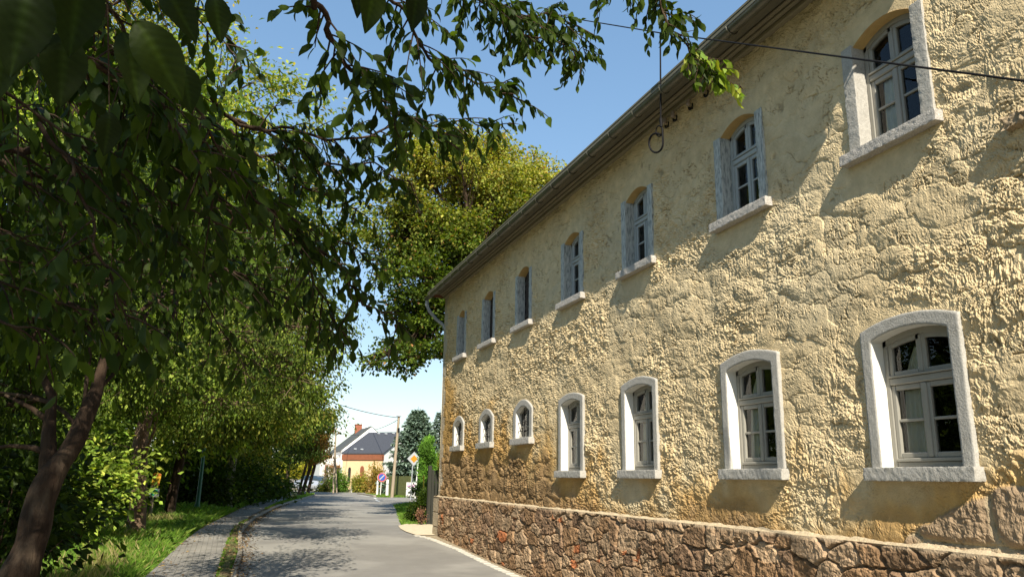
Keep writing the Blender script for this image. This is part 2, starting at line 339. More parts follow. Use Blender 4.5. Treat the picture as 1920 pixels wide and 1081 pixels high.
tag(strip('shoulder', yy, interp(ROAD_R, yy)+.02, np.full(len(yy), 5.3), .006, None).build('gravel_shoulder', mat('brown_grit', (.30, .24, .16), rough=1, spec=.05, var=.3, vscale=14, bump=.8, bscale=50, bdist=.02)), kind='structure')
# sandy apron beyond the house corner
sa = MB(); pts = [(5.3, 20.35), (4.62, 20.4), (4.55, 21.3), (4.60, 22.3), (4.80, 23.6), (5.2, 24.4), (5.8, 24.3), (6.4, 23.2), (6.4, 20.62), (5.3, 20.62)]
c0 = (5.3, 22.2)
sa.add([(c0[0], c0[1], float(H(c0[1]))+.03)]+[(x, y, float(H(y))+.02) for x, y in pts], [(0, k+1, (k+1) % len(pts)+1) for k in range(len(pts))][::1])
tag(sa.build('sand_apron', M['sand']), kind='structure')
# road lines
lb = MB()
for (xa, ya, xb, yb, wd) in ((8.3, 46.5, 8.6, 49.5, .14), (9.0, 51.5, 9.35, 54.5, .14), (9.55, 57.5, 9.5, 61.5, .12)):
    lb.add([(xa-wd/2, ya, .206), (xa+wd/2, ya, .206), (xb+wd/2, yb, .206), (xb-wd/2, yb, .206)], [(0, 1, 2, 3)])
tag(lb.build('road_marking', mat('road_paint', (.62, .62, .58), rough=.8, spec=.2, var=.2, vscale=20)), kind='structure')
# raised yard ledge of the cottages (kerb of the far side)
fb = MB(); fb.box(9.9, 10.1, 58, 66, .1, .3, bev=.01); tag(fb.build('far_kerb', M['kerb']), kind='structure')

# ------------------------------------------------------------------ the stone farmhouse on the right
WX = 5.2; YEND = 20.55; ZP = 1.12
house = thing('farmhouse', 'long two storey farmhouse with rough cream plaster and rubble stone plinth beside the road', 'house', (5.2, 12.0, 0.0))
OPEN = []      # (kind, yc, half width, z bottom, z spring, rise)
for k, (yc, hw) in enumerate([(4.90, .34), (7.07, .335), (9.52, .33), (11.83, .33), (14.23, .33), (16.52, .35), (18.75, .29)]):
    OPEN.append(('U' if k < 4 else 'B', yc, hw, 4.56, 5.60, .11))
for k, (yc, hw) in enumerate([(4.94, .395), (7.10, .395), (9.57, .385), (11.88, .385)]):
    OPEN.append(('L', yc, hw, 1.735, 2.80, .07))
for k, (yc, hw) in enumerate([(14.16, .36), (16.48, .345), (18.73, .32)]):
    OPEN.append(('V', yc, hw, 2.345, 2.83, .11))

yl = [-6.0]
while yl[-1] < YEND-.01:
    y = yl[-1]; yl.append(y+(.10 if y < -1.5 else .022 if y < 2.8 else .0105*(max(y, 3.6)/5.2)**1.45))
ys = np.array(yl); ys = ys*1.0; ys[-1] = YEND
zs = np.linspace(1.06, 6.46, 440)
for k, yc, hw, zb, zsp, rise in OPEN:
    for e in (yc-hw, yc+hw): ys[np.abs(ys-e).argmin()] = e
    for e in (zb, zsp): zs[np.abs(zs-e).argmin()] = e
Yg, Zg = np.meshgrid(ys, zs); Zw = Zg.copy(); keep = np.ones((len(zs)-1, len(ys)-1), bool)
yc_ = (ys[:-1]+ys[1:])/2; zc_ = (zs[:-1]+zs[1:])/2
edge = np.full(Yg.shape, 9.0)
for k, yc, hw, zb, zsp, rise in OPEN:
    cm = (ys >= yc-hw-1e-6) & (ys <= yc+hw+1e-6)
    arch = rise*(1-((ys-yc)/hw)**2)*cm
    fall = np.clip(1-(zs-zsp)/.45, 0, 1)*(zs >= zsp-1e-6)
    Zw += arch[None]*fall[:, None]
    keep &= ~((np.abs(yc_-yc) < hw)[None] & ((zc_ > zb) & (zc_ < zsp))[:, None])
    dy = np.abs(Yg-yc)-hw; dz = np.maximum(zb-Zg, Zg-(zsp+rise)); d = np.hypot(np.maximum(dy, 0), np.maximum(dz, 0)); edge = np.minimum(edge, d)
def plaster_relief(Y, Z):
    wv = fbm(Y*1.3, Z*1.3, 91, 3)*1.6; a = .95+wv          # stroke direction wanders over the wall
    ca, sa_ = np.cos(a), np.sin(a); wy = Y+.08*fbm(Y*4, Z*4, 33, 4); wz = Z+.08*fbm(Y*4, Z*4, 44, 4)
    U = wy*ca-wz*sa_; V = wy*sa_+wz*ca
    # chisel strokes in two crossing sets
    s1 = 1-np.abs(vnoise(U*17, V*44, 3)*2-1); s2 = 1-np.abs(vnoise(Y*40+wv, Z*15, 8)*2-1); s3 = 1-np.abs(vnoise(wy*30+wz*17, wz*30-wy*11, 12)*2-1)
    q = np.clip(vnoise(Y*1.9, Z*1.9, 21)*2.4-.7, 0, 1)
    zone = np.clip(vnoise(Y*1.1+5, Z*1.3, 27)*2.2-.35, .25, 1.15)      # rough and trowelled-smooth patches alternate
    wU = U+.03*fbm(Y*9, Z*9, 81, 3); wV = V+.03*fbm(Y*9, Z*9, 82, 3)
    F = facets(wU, wV, .085, .045, 400)*.0085+facets(wU+.3, wV, .20, .12, 410)*.010+facets(wy+.02*fbm(Y*20, Z*20, 83, 2), wz, .035, .050, 420)*.0055
    r = (F+(s1**1.5*q+s2**1.5*(1-q))*.0030+s3**2*.003)*zone*np.interp(Y, [3, 5, 9, 16], [.78, .92, 1.15, 1.4])
    r += fbm(wy*2.4, wz*3.4, 5, 3)*.022+np.maximum(0, fbm(wy*7, wz*10, 6, 3))*.024*zone
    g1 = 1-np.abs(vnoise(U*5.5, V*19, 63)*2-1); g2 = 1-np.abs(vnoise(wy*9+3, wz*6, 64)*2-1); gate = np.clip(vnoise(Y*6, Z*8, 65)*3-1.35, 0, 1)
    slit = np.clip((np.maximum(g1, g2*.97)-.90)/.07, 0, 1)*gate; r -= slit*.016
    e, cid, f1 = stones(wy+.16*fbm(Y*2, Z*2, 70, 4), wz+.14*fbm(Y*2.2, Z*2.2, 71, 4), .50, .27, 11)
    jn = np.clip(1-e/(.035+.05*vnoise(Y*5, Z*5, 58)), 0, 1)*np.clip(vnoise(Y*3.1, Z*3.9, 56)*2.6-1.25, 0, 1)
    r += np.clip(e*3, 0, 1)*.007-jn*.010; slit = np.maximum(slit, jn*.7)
    r += (cid-.5)*.012
    return r, e, cid, slit
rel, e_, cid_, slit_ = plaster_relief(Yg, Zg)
amp = np.clip(.25+(edge-.05)/.22, .25, 1)
for k, yc, hw, zb, zsp, rise in OPEN:       # smooth render made good beneath each sill
    m = np.exp(-np.clip(np.abs(Yg-yc-.15)-hw-.02, 0, 9)**2/.01)*np.clip((zb-.02-Zg)/.05, 0, 1)*np.clip((Zg-(zb-.45+.1*fbm(Yg*3, Zg*3, 5)))/.08, 0, 1)
    amp = amp*(1-.72*m)
# stained and bare-stone zones (real colour of the wall)
hst = np.interp(Yg, [-6, 3.2, 4.6, 5.6, 8, 11.5, 12.6, 14, 16.5, 18, 19.3, 20.1, 20.6], [2.3, 2.2, 1.85, 1.65, 1.6, 1.7, 2.2, 2.6, 2.9, 3.2, 3.8, 4.6, 4.8])
n1 = fbm(Yg*1.1, Zg*1.6, 101, 5); n2 = fbm(Yg*5, Zg*3, 102, 4)
stain = np.clip((hst-Zg)/.75+.25+n1*1.1+n2*.5, 0, 1)
hbr = np.interp(Yg, [-6, 12.2, 13, 20.6], [1.25, 1.4, 2.1, 2.3])
brown = np.clip((hbr-Zg)/.4+n1*1.2+n2*.6, 0, 1)
bare = np.clip((np.interp(Yg, [-6, 4.3, 5.15, 5.3], [1.62, 1.60, 1.22, 1.0])-Zg)/.03+n2*1.5, 0, 1)
quo = np.clip((Yg-20.22+.06*np.sign(np.sin(Zg*9)))/.05, 0, 1)
eb, cb, fb1 = stones(Yg+.03*n1, Zg+.02*n1, .62, .40, 77, .5)
stone_rel = np.clip(eb*4, 0, 1)**.6*.045+fbm(Yg*30, Zg*22, 61, 3)*.012-.02
disp = rel*amp*.95
disp = disp*(1-bare)+(stone_rel+rel*.35)*bare
disp = disp+brown*np.where(Yg > 12, 1, 0)*(np.clip(e_*4, 0, 1)*.02-.008)
disp = disp*(1-quo*.7)
disp -= disp.mean()*.6
disp = np.where(edge < .012, np.minimum(disp*.2, .004), disp)
c_cream = np.array([.60, .470, .275]); c_och = np.array([.45, .28, .10]); c_brn = np.array([.27, .175, .085]); c_stone = np.array([.33, .235, .145]); c_mort = np.array([.40, .33, .21])
t = lambda a: a[..., None]
col = c_cream*(1+t(n1)*.16+t(fbm(Yg*9, Zg*9, 7, 3))*.14)
greyn = np.clip(fbm(Yg*.8, Zg*.8, 140, 4)*2.2-.1, 0, 1); col = col*(1-t(greyn)*.25)+np.array([.50, .46, .34])*t(greyn)*.25
col = col*(1-.42*t(slit_*amp));  # grooves and joints darkened: dirt, plus crevice shade put into the colour
col = col*(1-t(stain))+c_och*(1+t(n2)*.5)*t(stain)
col = col*(1-t(brown))+c_brn*(1+t(n2)*.7)*t(brown)
sc_ = (c_stone*(.8+.45*t(cb)))*(1-t(np.clip(1-eb*8, 0, 1)))+c_mort*t(np.clip(1-eb*8, 0, 1))
col = col*(1-t(bare))+sc_*t(bare)
col = col*(1-t(quo)*.85)+np.array([.44, .38, .29])*(.85+.3*t(_h(np.floor(Zg/.45), np.floor(Zg*0), 9)))*t(quo)*.85
pit = np.clip(-disp-.012, 0, .03)/.03*0; 
WB = MB(); V = np.stack([WX-disp, Yg, Zw], -1).reshape(-1, 3); nx = len(ys)
i = np.arange(len(zs)-1)[:, None]*nx; j = np.arange(nx-1)[None]
f = np.stack([i+j, i+nx+j, i+nx+j+1, i+j+1], -1)[keep]
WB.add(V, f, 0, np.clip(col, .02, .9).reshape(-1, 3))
# shell of the building behind the street front
cr = (.60, .50, .31); xb = 13.0
WB.poly([(WX, YEND, -.3), (WX, YEND, 6.5), (xb, YEND, 6.5), (xb, YEND, -.3)], 0, cr)
WB.poly([(WX, YEND, 6.5), (9.1, YEND, 9.9), (xb, YEND, 6.5)], 0, cr)
WB.poly([(xb, YEND, -.3), (xb, YEND, 6.5), (xb, -6, 6.5), (xb, -6, -.3)], 0, cr)
WB.poly([(WX, -6, -.3), (xb, -6, -.3), (xb, -6, 6.5), (WX, -6, 6.5)], 0, cr)
WB.poly([(WX, -6, 6.46), (WX, 3.9, 6.46), (WX, -1.05, 10.6)], 0, cr)
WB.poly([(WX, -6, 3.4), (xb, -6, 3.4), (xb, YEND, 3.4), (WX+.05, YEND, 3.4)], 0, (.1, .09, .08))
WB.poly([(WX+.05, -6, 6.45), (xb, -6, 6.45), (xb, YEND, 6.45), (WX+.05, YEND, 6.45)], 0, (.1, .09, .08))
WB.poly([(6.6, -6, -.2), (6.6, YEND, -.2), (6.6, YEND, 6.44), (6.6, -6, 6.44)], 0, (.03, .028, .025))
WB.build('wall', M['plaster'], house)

# rubble plinth
PXF = 5.125
yl = [-2.0]
while yl[-1] < 20.70: yl.append(yl[-1]+(.022 if yl[-1] < 3.4 else .010*(max(yl[-1], 4.5)/5.2)**1.4))
yp_ = np.array(yl); zp_ = np.linspace(-.35, ZP, 128); Yp, Zp = np.meshgrid(yp_, zp_)
wy = Yp+.06*fbm(Yp*3, Zp*3, 201, 3)+.012*fbm(Yp*18, Zp*18, 207, 2); wz = Zp+.05*fbm(Yp*2.6, Zp*2.6, 202, 3)+.012*fbm(Yp*18, Zp*18, 208, 2)
eA, cA, fA = stones(wy, wz, .40, .22, 31, .85); eB, cB, fB = stones(wy, wz, .17, .105, 57, .9)
big = np.clip((Zp-(.72+.25*fbm(Yp*.9, Zp*0, 203, 2)))/.06+fbm(Yp*2.2, Zp*3, 204, 2)*6, 0, 1)
eA2, cA2, fA2 = stones(wy, wz, .55, .34, 83, .7)
big2 = ((_h(np.floor(Yp/1.3), np.floor(Yp*0), 5) > .35) & (Zp > .62))
E_ = np.where(big > .5, np.where(big2, eA2, eA), np.where(cA > .45, np.minimum(eA, 9), eB)); CI = np.where(big > .5, np.where(big2, cA2, cA), np.where(cA > .45, cA, cB))
rnd = np.clip((E_-.015)/.10, 0, 1)**.6
strk = (1-np.abs(vnoise(wy*30, wz*14+CI*7, 209)*2-1))**1.4
dp = -.042+rnd*.056+(CI-.5)*.03*rnd+strk*.006*rnd+facets(wy, wz, .07, .05, 430)*.012*rnd+fbm(Yp*9, Zp*9, 205, 4)*.010+fbm(Yp*42, Zp*42, 206, 2)*.006
topf = np.clip((ZP-Zp)/.03, 0, 1); dp = dp*topf+.004*(1-topf)
mort = np.clip(1-E_/.055, 0, 1); mort = np.maximum(mort, 1-np.clip((ZP-Zp-.01)/.03, 0, 1))
pal = np.array([[.20, .14, .088], [.235, .175, .115], [.17, .12, .08], [.26, .20, .135], [.215, .145, .085], [.29, .22, .145]])
idx = (CI*997 % 1*len(pal)).astype(int) % len(pal); cp = pal[idx]*(.85+.3*t(CI*31 % 1))
redm = (CI*613 % 1) > .972; cp = np.where(t(redm), np.array([.36, .15, .07]), cp)
cp = cp*np.array([1.16, 1.04, .93])*(1+t(fbm(Yp*7, Zp*7, 211, 4))*.5)
qm = Yp > 20.15; qi = _h(np.floor(Zp/.36), np.floor(Zp*0), 19); cp = np.where(t(qm), np.array([.38, .31, .215])*(.8+.35*t(qi)), cp)
dp = np.where(qm, np.where(np.abs((Zp/.36) % 1) < .07, -.02, .006+strk*.006), dp)
cp = cp*(1-t(mort)*.6)+np.array([.38, .30, .20])*t(mort)*.6
PB = MB(); nx = len(yp_)
V = np.stack([PXF-dp, Yp, Zp], -1).reshape(-1, 3); i = np.arange(len(zp_)-1)[:, None]*nx; j = np.arange(nx-1)[None]
PB.add(V, np.stack([i+j, i+nx+j, i+nx+j+1, i+j+1], -1).reshape(-1, 4), 0, np.clip(cp, .02, .9).reshape(-1, 3))
# its sloping top ledge
kk = 7; tt = np.linspace(0, 1, kk); Xl = (PXF-.004)*(1-tt[:, None])+5.235*tt[:, None]+0*yp_[None]; Yl = np.repeat(yp_[None], kk, 0)
Zl = ZP+.035*tt[:, None]+.018*fbm(Yl*6, Xl*20, 220, 3)*np.minimum(1, tt[:, None]*4)+.0*Yl
PB.add(np.stack([Xl, Yl, Zl], -1).reshape(-1, 3), np.stack([(np.arange(kk-1)[:, None]*nx)+j, (np.arange(kk-1)[:, None]*nx)+nx+j, (np.arange(kk-1)[:, None]*nx)+nx+j+1, (np.arange(kk-1)[:, None]*nx)+j+1], -1).reshape(-1, 4), 0, (.50, .40, .26))
PB.poly([(PXF, 20.70, -.35), (PXF, 20.70, ZP), (5.6, 20.70, ZP), (5.6, 20.70, -.35)], 0, (.36, .30, .21)); PB.poly([(PXF, 20.70, ZP), (5.6, 20.70, ZP), (5.6, 20.5, ZP+.03), (PXF, 20.5, ZP+.03)], 0, (.36, .30, .21))
PB.poly([(PXF, -2.0, -.35), (PXF, -6, -.35), (PXF, -6, ZP), (PXF, -2.0, ZP)], 0, (.26, .19, .13)); PB.poly([(PXF, -2.0, ZP), (PXF, -6, ZP), (5.25, -6, ZP+.03), (5.25, -2, ZP+.03)], 0, (.5, .4, .26))
PB.build('plinth', M['masonry'], house)

def rbox(mb, x0, x1, y0, y1, z0, z1, n=.012, amp=.0026, seed=0, m=0, c=None):   # box with chipped, slightly wavy faces
    def noise3(P):
        return np.stack([fbm(P[:, 1]*40, P[:, 2]*40, seed+1, 3), fbm(P[:, 0]*40+3, P[:, 2]*40, seed+2, 3), fbm(P[:, 0]*40, P[:, 1]*40+9, seed+3, 3)], -1)*amp*2
    S = [x1-x0, y1-y0, z1-z0]; lo = [x0, y0, z0]
    for ax in range(3):
        a, b = [q for q in range(3) if q != ax]; na = max(2, int(S[a]/n)+1); nb = max(2, int(S[b]/n)+1)
        A, B_ = np.meshgrid(np.linspace(0, 1, na), np.linspace(0, 1, nb), indexing='ij')
        for side in (0, 1):
            P = np.zeros((na*nb, 3)); P[:, a] = lo[a]+S[a]*A.ravel(); P[:, b] = lo[b]+S[b]*B_.ravel(); P[:, ax] = lo[ax]+S[ax]*side
            ctr = np.array([x0+x1, y0+y1, z0+z1])/2; half = np.array(S)/2   # round the arrises
            q = (P-ctr); r = .007; inner = np.clip(q, -(half-r), half-r); d = q-inner; L_ = np.linalg.norm(d, axis=1)[:, None]; P = ctr+inner+d/np.maximum(L_, 1e-9)*np.minimum(L_, r)
            P = P+noise3(P)
            ii = np.arange(na-1)[:, None]*nb; jj = np.arange(nb-1)[None]
            F = np.stack([ii+jj, ii+nb+jj, ii+nb+jj+1, ii+jj+1], -1).reshape(-1, 4)
            mb.add(P, F, m, c)
def archz(y, yc, hw, zs_, rise): return zs_+rise*(1-((y-yc)/hw)**2)
def surround(yc, hw, zb, zsp, rise, ohw, ozs, orise, parent, seed):
    n1_, n2_ = 40, 28
    def path(hw, zs_, rise):
        a = [(yc+hw, zb+(zs_-zb)*q) for q in np.linspace(0, 1, n1_)]; b = [(yc+hw-2*hw*q, archz(yc+hw-2*hw*q, yc, hw, zs_, rise)) for q in np.linspace(0, 1, n2_)[1:-1]]
        c = [(yc-hw, zs_+(zb-zs_)*q) for q in np.linspace(0, 1, n1_)]; return np.array(a+b+c)
    I = path(hw, zsp, rise); O = path(ohw, ozs, orise); n = len(I)
    rows = []; m = []
    xf = WX-.035
    rows.append(np.column_stack([np.full(n, WX+.142), I])); rows.append(np.column_stack([np.full(n, xf+.07), I])); rows.append(np.column_stack([np.full(n, xf+.008), I]))
    for q in np.linspace(.05, .95, 8): rows.append(np.column_stack([np.full(n, xf), I*(1-q)+O*q]))
    rows.append(np.column_stack([np.full(n, xf+.008), O])); rows.append(np.column_stack([np.full(n, WX+.03), O]))
    V = np.array(rows); P = V.reshape(-1, 3); nz = np.stack([fbm(P[:, 1]*55, P[:, 2]*55, seed, 3)*.003, fbm(P[:, 1]*12, P[:, 2]*12, seed+5, 5)*.005, fbm(P[:, 1]*12, P[:, 2]*12, seed+9, 5)*.005], -1)
    k = len(rows); wgt = np.ones((k, n, 1)); wgt[0] = 0; P = P+nz*wgt.reshape(-1, 1)
    b = MB(); ii = np.arange(k-1)[:, None]*n; jj = np.arange(n-1)[None]
    F = np.stack([ii+jj, ii+n+jj, ii+n+jj+1, ii+jj+1], -1); b.add(P, F[:2].reshape(-1, 4), 1); b.add(P, F[2:].reshape(-1, 4), 0)
    b.add(P, [(r*n, r*n+n, r*n+n, r*n) for r in range(0)], 0)
    return b.build('surround', [M['stone'], M['whitepaint']], parent, smooth=True)
def sash_window(yc, hw, zb, zsp, rise, trans, mats, seed, dep=.12):
    X0 = WX+dep; fr = MB(); y0, y1 = yc-hw, yc+hw
    def arc(w_in, w_out, xa, xb_):          # arched head piece between two offsets below the opening line
        n = 14; yy_ = np.linspace(y0+.001, y1-.001, n+1); zt = archz(yy_, yc, hw, zsp, rise)
        for q in range(n):
            a, b_ = yy_[q], yy_[q+1]; A, B_ = zt[q], zt[q+1]
            v = [(x, y_, z_) for x in (xa, xb_) for (y_, z_) in ((a, A-w_in), (b_, B_-w_in), (b_, B_-w_out), (a, A-w_out))]
            fr.add(v, [(0, 1, 2, 3), (3, 2, 6, 7), (4, 7, 6, 5), (0, 4, 5, 1)])
    for (a, b_, xo, wd) in ((0, .045, 0, 1), ):
        fr.box(X0, X0+.06, y0, y0+.045, zb, zsp+.02, bev=.005); fr.box(X0, X0+.06, y1-.045, y1, zb, zsp+.02, bev=.005)
        fr.box(X0+.002, X0+.06, y0+.045, y1-.045, zb, zb+.045, bev=.005); fr.box(X0-.012, X0+.03, y0+.05, y1-.05, zb+.046, zb+.075, bev=.005)
    arc(-.002, .05, X0, X0+.06)
    fr.box(X0-.006, X0+.06, y0+.045, y1-.045, trans-.03, trans+.03, bev=.008); fr.box(X0-.02, X0+.02, y0+.05, y1-.05, trans+.031, trans+.05, bev=.004)
    # sashes
    for (a, b_) in ((y0+.045, yc-.004), (yc+.004, y1-.045)):
        s_ = .045; xs = X0+.010
        for (z0, z1, topm) in ((zb+.076, trans-.031, 0),):
            fr.box(xs, xs+.045, a, a+s_, z0, z1, bev=.006); fr.box(xs, xs+.045, b_-s_, b_, z0, z1, bev=.006)
            fr.box(xs+.001, xs+.045, a+s_, b_-s_, z0, z0+s_, bev=.006); fr.box(xs+.001, xs+.045, a+s_, b_-s_, z1-s_, z1, bev=.006)
            zm = (z0+z1)/2+.005; fr.box(xs+.006, xs+.04, a+s_, b_-s_, zm-.012, zm+.012, bev=.004)
        zt = trans+.051; fr.box(xs, xs+.045, a, a+s_, zt, zsp-.02, bev=.006); fr.box(xs, xs+.045, b_-s_, b_, zt, zsp+(rise-.03 if True else 0), bev=.006) if b_ < yc+.01 else (fr.box(xs, xs+.045, b_-s_, b_, zt, zsp-.02, bev=.006))
        if a > yc: fr.box(xs+.002, xs+.044, a+.002, a+s_, zsp-.03, zsp+rise-.035, bev=.004)
        fr.box(xs+.001, xs+.045, a+s_, b_-s_, zt, zt+s_-.01, bev=.006)
    arc(.05, .09, X0+.012, X0+.05)
    fr.box(X0-.004, X0+.05, yc-.022, yc+.022, zb+.08, trans-.035, bev=.006)
    fr.box(X0+.002, X0+.05, yc-.012, yc+.012, trans+.055, zsp+rise-.06, bev=.004)
    win = fr.build('window', mats, house)
    gl = MB(); n = 14; yy_ = np.linspace(y0+.02, y1-.02, n+1); zt = archz(yy_, yc, hw, zsp, rise)-.02
    P = [(X0+.035, y_, zb+.03) for y_ in yy_]+[(X0+.035, y_, z_) for y_, z_ in zip(yy_, zt)]
    gl.add(P, [(q, n+1+q, n+2+q, q+1) for q in range(n)]); gl.build('pane', M['glass'], win)
    return win
def curtain(win, ya, yb, z0, z1, top=.3, seed=0):     # gathered drape, narrower towards its tie at the top
    b = MB(); n, m = 24, 14; u = np.linspace(0, 1, n); v = np.linspace(0, 1, m); U, Vv = np.meshgrid(u, v)
    wdt = (yb-ya)*(1-(1-top)*Vv**1.6); Y = ya+(yb-ya)*.12*Vv+wdt*U; Z = z0+(z1-z0)*Vv-.02*np.abs(np.sin(U*9+seed)); X = WX+.185+.012*np.sin(U*22+seed+Vv*1.5)*(1-.3*Vv)
    i = np.arange(m-1)[:, None]*n; j = np.arange(n-1)[None]
    b.add(np.stack([X, Y, Z], -1).reshape(-1, 3), np.stack([i+j, i+j+1, i+n+j+1, i+n+j], -1).reshape(-1, 4)); b.build('curtain', M['curtain'], win, smooth=True)

for q, (k, yc, hw, zb, zsp, rise) in enumerate(OPEN):
    if k == 'L':
        win = sash_window(yc, hw, zb, zsp, rise, 2.45, M['frame'], q, .098)
        surround(yc, hw, zb, zsp, rise, hw+.115, 2.895, .085, win, 300+q)
        s = MB(); rbox(s, WX-.10, WX+.14, yc-hw-.15, yc+hw+.15, 1.625, 1.733, seed=400+q, n=.014); s.build('sill', M['stone'], win, smooth=True)
        y1 = yc+hw
        curtain(win, y1-.31, y1-.10, 1.78, 2.42, .75, q); curtain(win, y1-.30, y1-.14, 2.42, 2.74, .12, q+1)
        if q > 8: curtain(win, y1-.60, y1-.36, 1.78, 2.42, .7, q+2)
    elif k == 'V':
        fr = MB(); X0 = WX+.062; y0, y1 = yc-hw, yc+hw
        fr.box(X0, X0+.04, y0, y0+.04, zb, zsp, bev=.005); fr.box(X0, X0+.04, y1-.04, y1, zb, zsp, bev=.005); fr.box(X0, X0+.04, y0+.04, y1-.04, zb, zb+.04, bev=.005)
        for a in np.linspace(y0, y1, 13)[:-1]:
            e = a+(y1-y0)/12; A = archz(a, yc, hw, zsp, rise); B_ = archz(e, yc, hw, zsp, rise); fr.prism([(a, A+.003), (e, B_+.003), (e, B_-.04), (a, A-.04)], X0, X0+.04)
        fr.box(X0+.002, X0+.03, yc-.012, yc+.012, zb+.04, zsp+rise-.04, bev=.004); fr.box(X0+.003, X0+.028, y0+.04, y1-.04, zsp-.27, zsp-.25, bev=.004)
        win = fr.build('window', M['frame'], house)
        gl = MB(); gl.poly([(X0+.02, y0+.02, zb+.02), (X0+.02, yc, zsp+rise-.02), (X0+.02, y1-.02, zsp+.01), (X0+.02, y1-.02, zb+.02)]); gl.poly([(X0+.02, y0+.02, zb+.02), (X0+.02, y0+.02, zsp+.01), (X0+.02, yc, zsp+rise-.02)]); gl.build('pane', M['glass'], win)
        ib = MB()
        for zz in (zb+.14, zb+.30): ib.tube([(WX+.02, y0-.01, zz), (WX+.02, y1+.01, zz)], .007, 6)
        ib.tube([(WX+.02, yc, zb-.01), (WX+.02, yc, zsp+rise-.02)], .008, 6); ib.build('grille', M['iron'], win)
        surround(yc, hw, zb, zsp, rise, hw+.16, 2.88, .19, win, 300+q)
        s = MB(); rbox(s, WX-.11, WX+.15, yc-hw-.20, yc+hw+.14, 2.225, 2.343, seed=400+q, n=.014); s.build('sill', M['sillstone'] if q == 11 else M['stone'], win, smooth=True)
    else:
        if k == 'U':
            win = sash_window(yc, hw, zb, zsp, rise, 5.27, M['frame'] if q == 0 else M['frameb'], q)
            if q == 0: curtain(win, yc+hw-.36, yc+hw-.12, 4.62, 5.24, .8, 3)
        else:
            fr = MB(); X0 = WX+.16; y0, y1 = yc-hw, yc+hw
            nb = 4
            for a in range(nb):
                ya = y0+(y1-y0)*a/nb; yb_ = y0+(y1-y0)*(a+1)/nb; fr.box(X0, X0+.03, ya+.003, yb_-.003, zb, zsp+rise, bev=.004)
            fr.box(X0-.02, X0-.001, y0+.02, y1-.02, zb+.18, zb+.26, bev=.004); fr.box(X0-.02, X0-.001, y0+.02, y1-.02, zsp-.2, zsp-.12, bev=.004)
            win = fr.build('shutter', M['shutterwood'], house)
        for (a, b_) in ((yc-hw-.13, yc-hw), (yc+hw, yc+hw+.135)):
            js = MB(); rbox(js, WX-.022, WX+.150, a, b_, zb, zsp+.015+random.uniform(-.01, .02), seed=500+q, n=.018)
            js.build('jamb', M['stone'] if q == 0 else M['oldjamb'], win, smooth=True)
        s = MB(); rbox(s, WX-.10, WX+.15, yc-hw-.20, yc+hw+.20, 4.455, 4.558, seed=400+q, n=.014); s.build('sill', M['sillstone'], win, smooth=True)
        # plastered arch soffit
        so_ = MB(); n = 16; yy_ = np.linspace(yc-hw, yc+hw, n+1); zt = archz(yy_, yc, hw, zsp, rise)
        P = [(WX-.004, y_, z_) for y_, z_ in zip(yy_, zt)]+[(WX+.16, y_, z_-.002) for y_, z_ in zip(yy_, zt)]
        so_.add(P, [(w_, n+1+w_, n+2+w_, w_+1) for w_ in range(n)], 0, (.56, .38, .16)); so_.build('arch_soffit', M['plaster'], win, smooth=True)

# eaves, gutter, roof
YE0, YE1 = 3.9, 20.75
b = MB(); b.box(WX-.06, WX+.02, YE0, YEND-.003, 6.385, 6.45, bev=.012); b.box(WX-.10, WX+.02, YE0, YEND+.03, 6.452, 6.49, bev=.012); b.box(WX-.14, WX+.02, YE0, YEND+.06, 6.492, 6.53, bev=.012)
b.build('cornice', M['cornice'], house)
b = MB(); b.box(4.73, WX+.02, YE0, YE1-.02, 6.533, 6.56); b.box(4.735, 4.77, YE0, YE1-.02, 6.42, 6.531, bev=.004)
b.build('eave_soffit', M['soffit'], house)
gt = MB(); n = 12; an = np.linspace(math.pi, 2*math.pi, n); yy_ = np.linspace(YE0, YE1, 60); rr = .068; gx, gz = 4.715, 6.385
for r_, fl in ((rr, 0), (rr-.006, 1)):
    P = np.array([[(gx+r_*math.cos(a), y_, gz+r_*math.sin(a)+.004*math.sin(y_*1.3)) for a in an] for y_ in yy_]); i = np.arange(59)[:, None]*n; j = np.arange(n-1)[None]
    F = np.stack([i+j, i+n+j, i+n+j+1, i+j+1], -1).reshape(-1, 4); gt.add(P.reshape(-1, 3), F[:, ::-1] if fl else F)
gt.tube([(gx-rr, YE0, gz+.002), (gx-rr, YE1, gz+.002)], .009, 6)
for yq in (YE0, YE1): gt.poly([(gx+rr*math.cos(a), yq, gz+rr*math.sin(a)) for a in an])
gut = gt.build('gutter', M['zinc'], house, smooth=True)
bk = MB(); an2 = np.linspace(math.pi*.98, 2.02*math.pi, 12); bk.tube([(gx+(rr+.006)*math.cos(a), YE0+.35, gz+(rr+.006)*math.sin(a)) for a in an2], [.008]*12, 5)
br0 = bk.build('bracket', M['zinc'], gut); yq = YE0+.35
k = 1
while yq+.72 < YE1:
    yq += .72; o = br0.copy(); C.objects.link(o); o.location.y = br0.location.y+.72*k; k += 1
rf = MB()
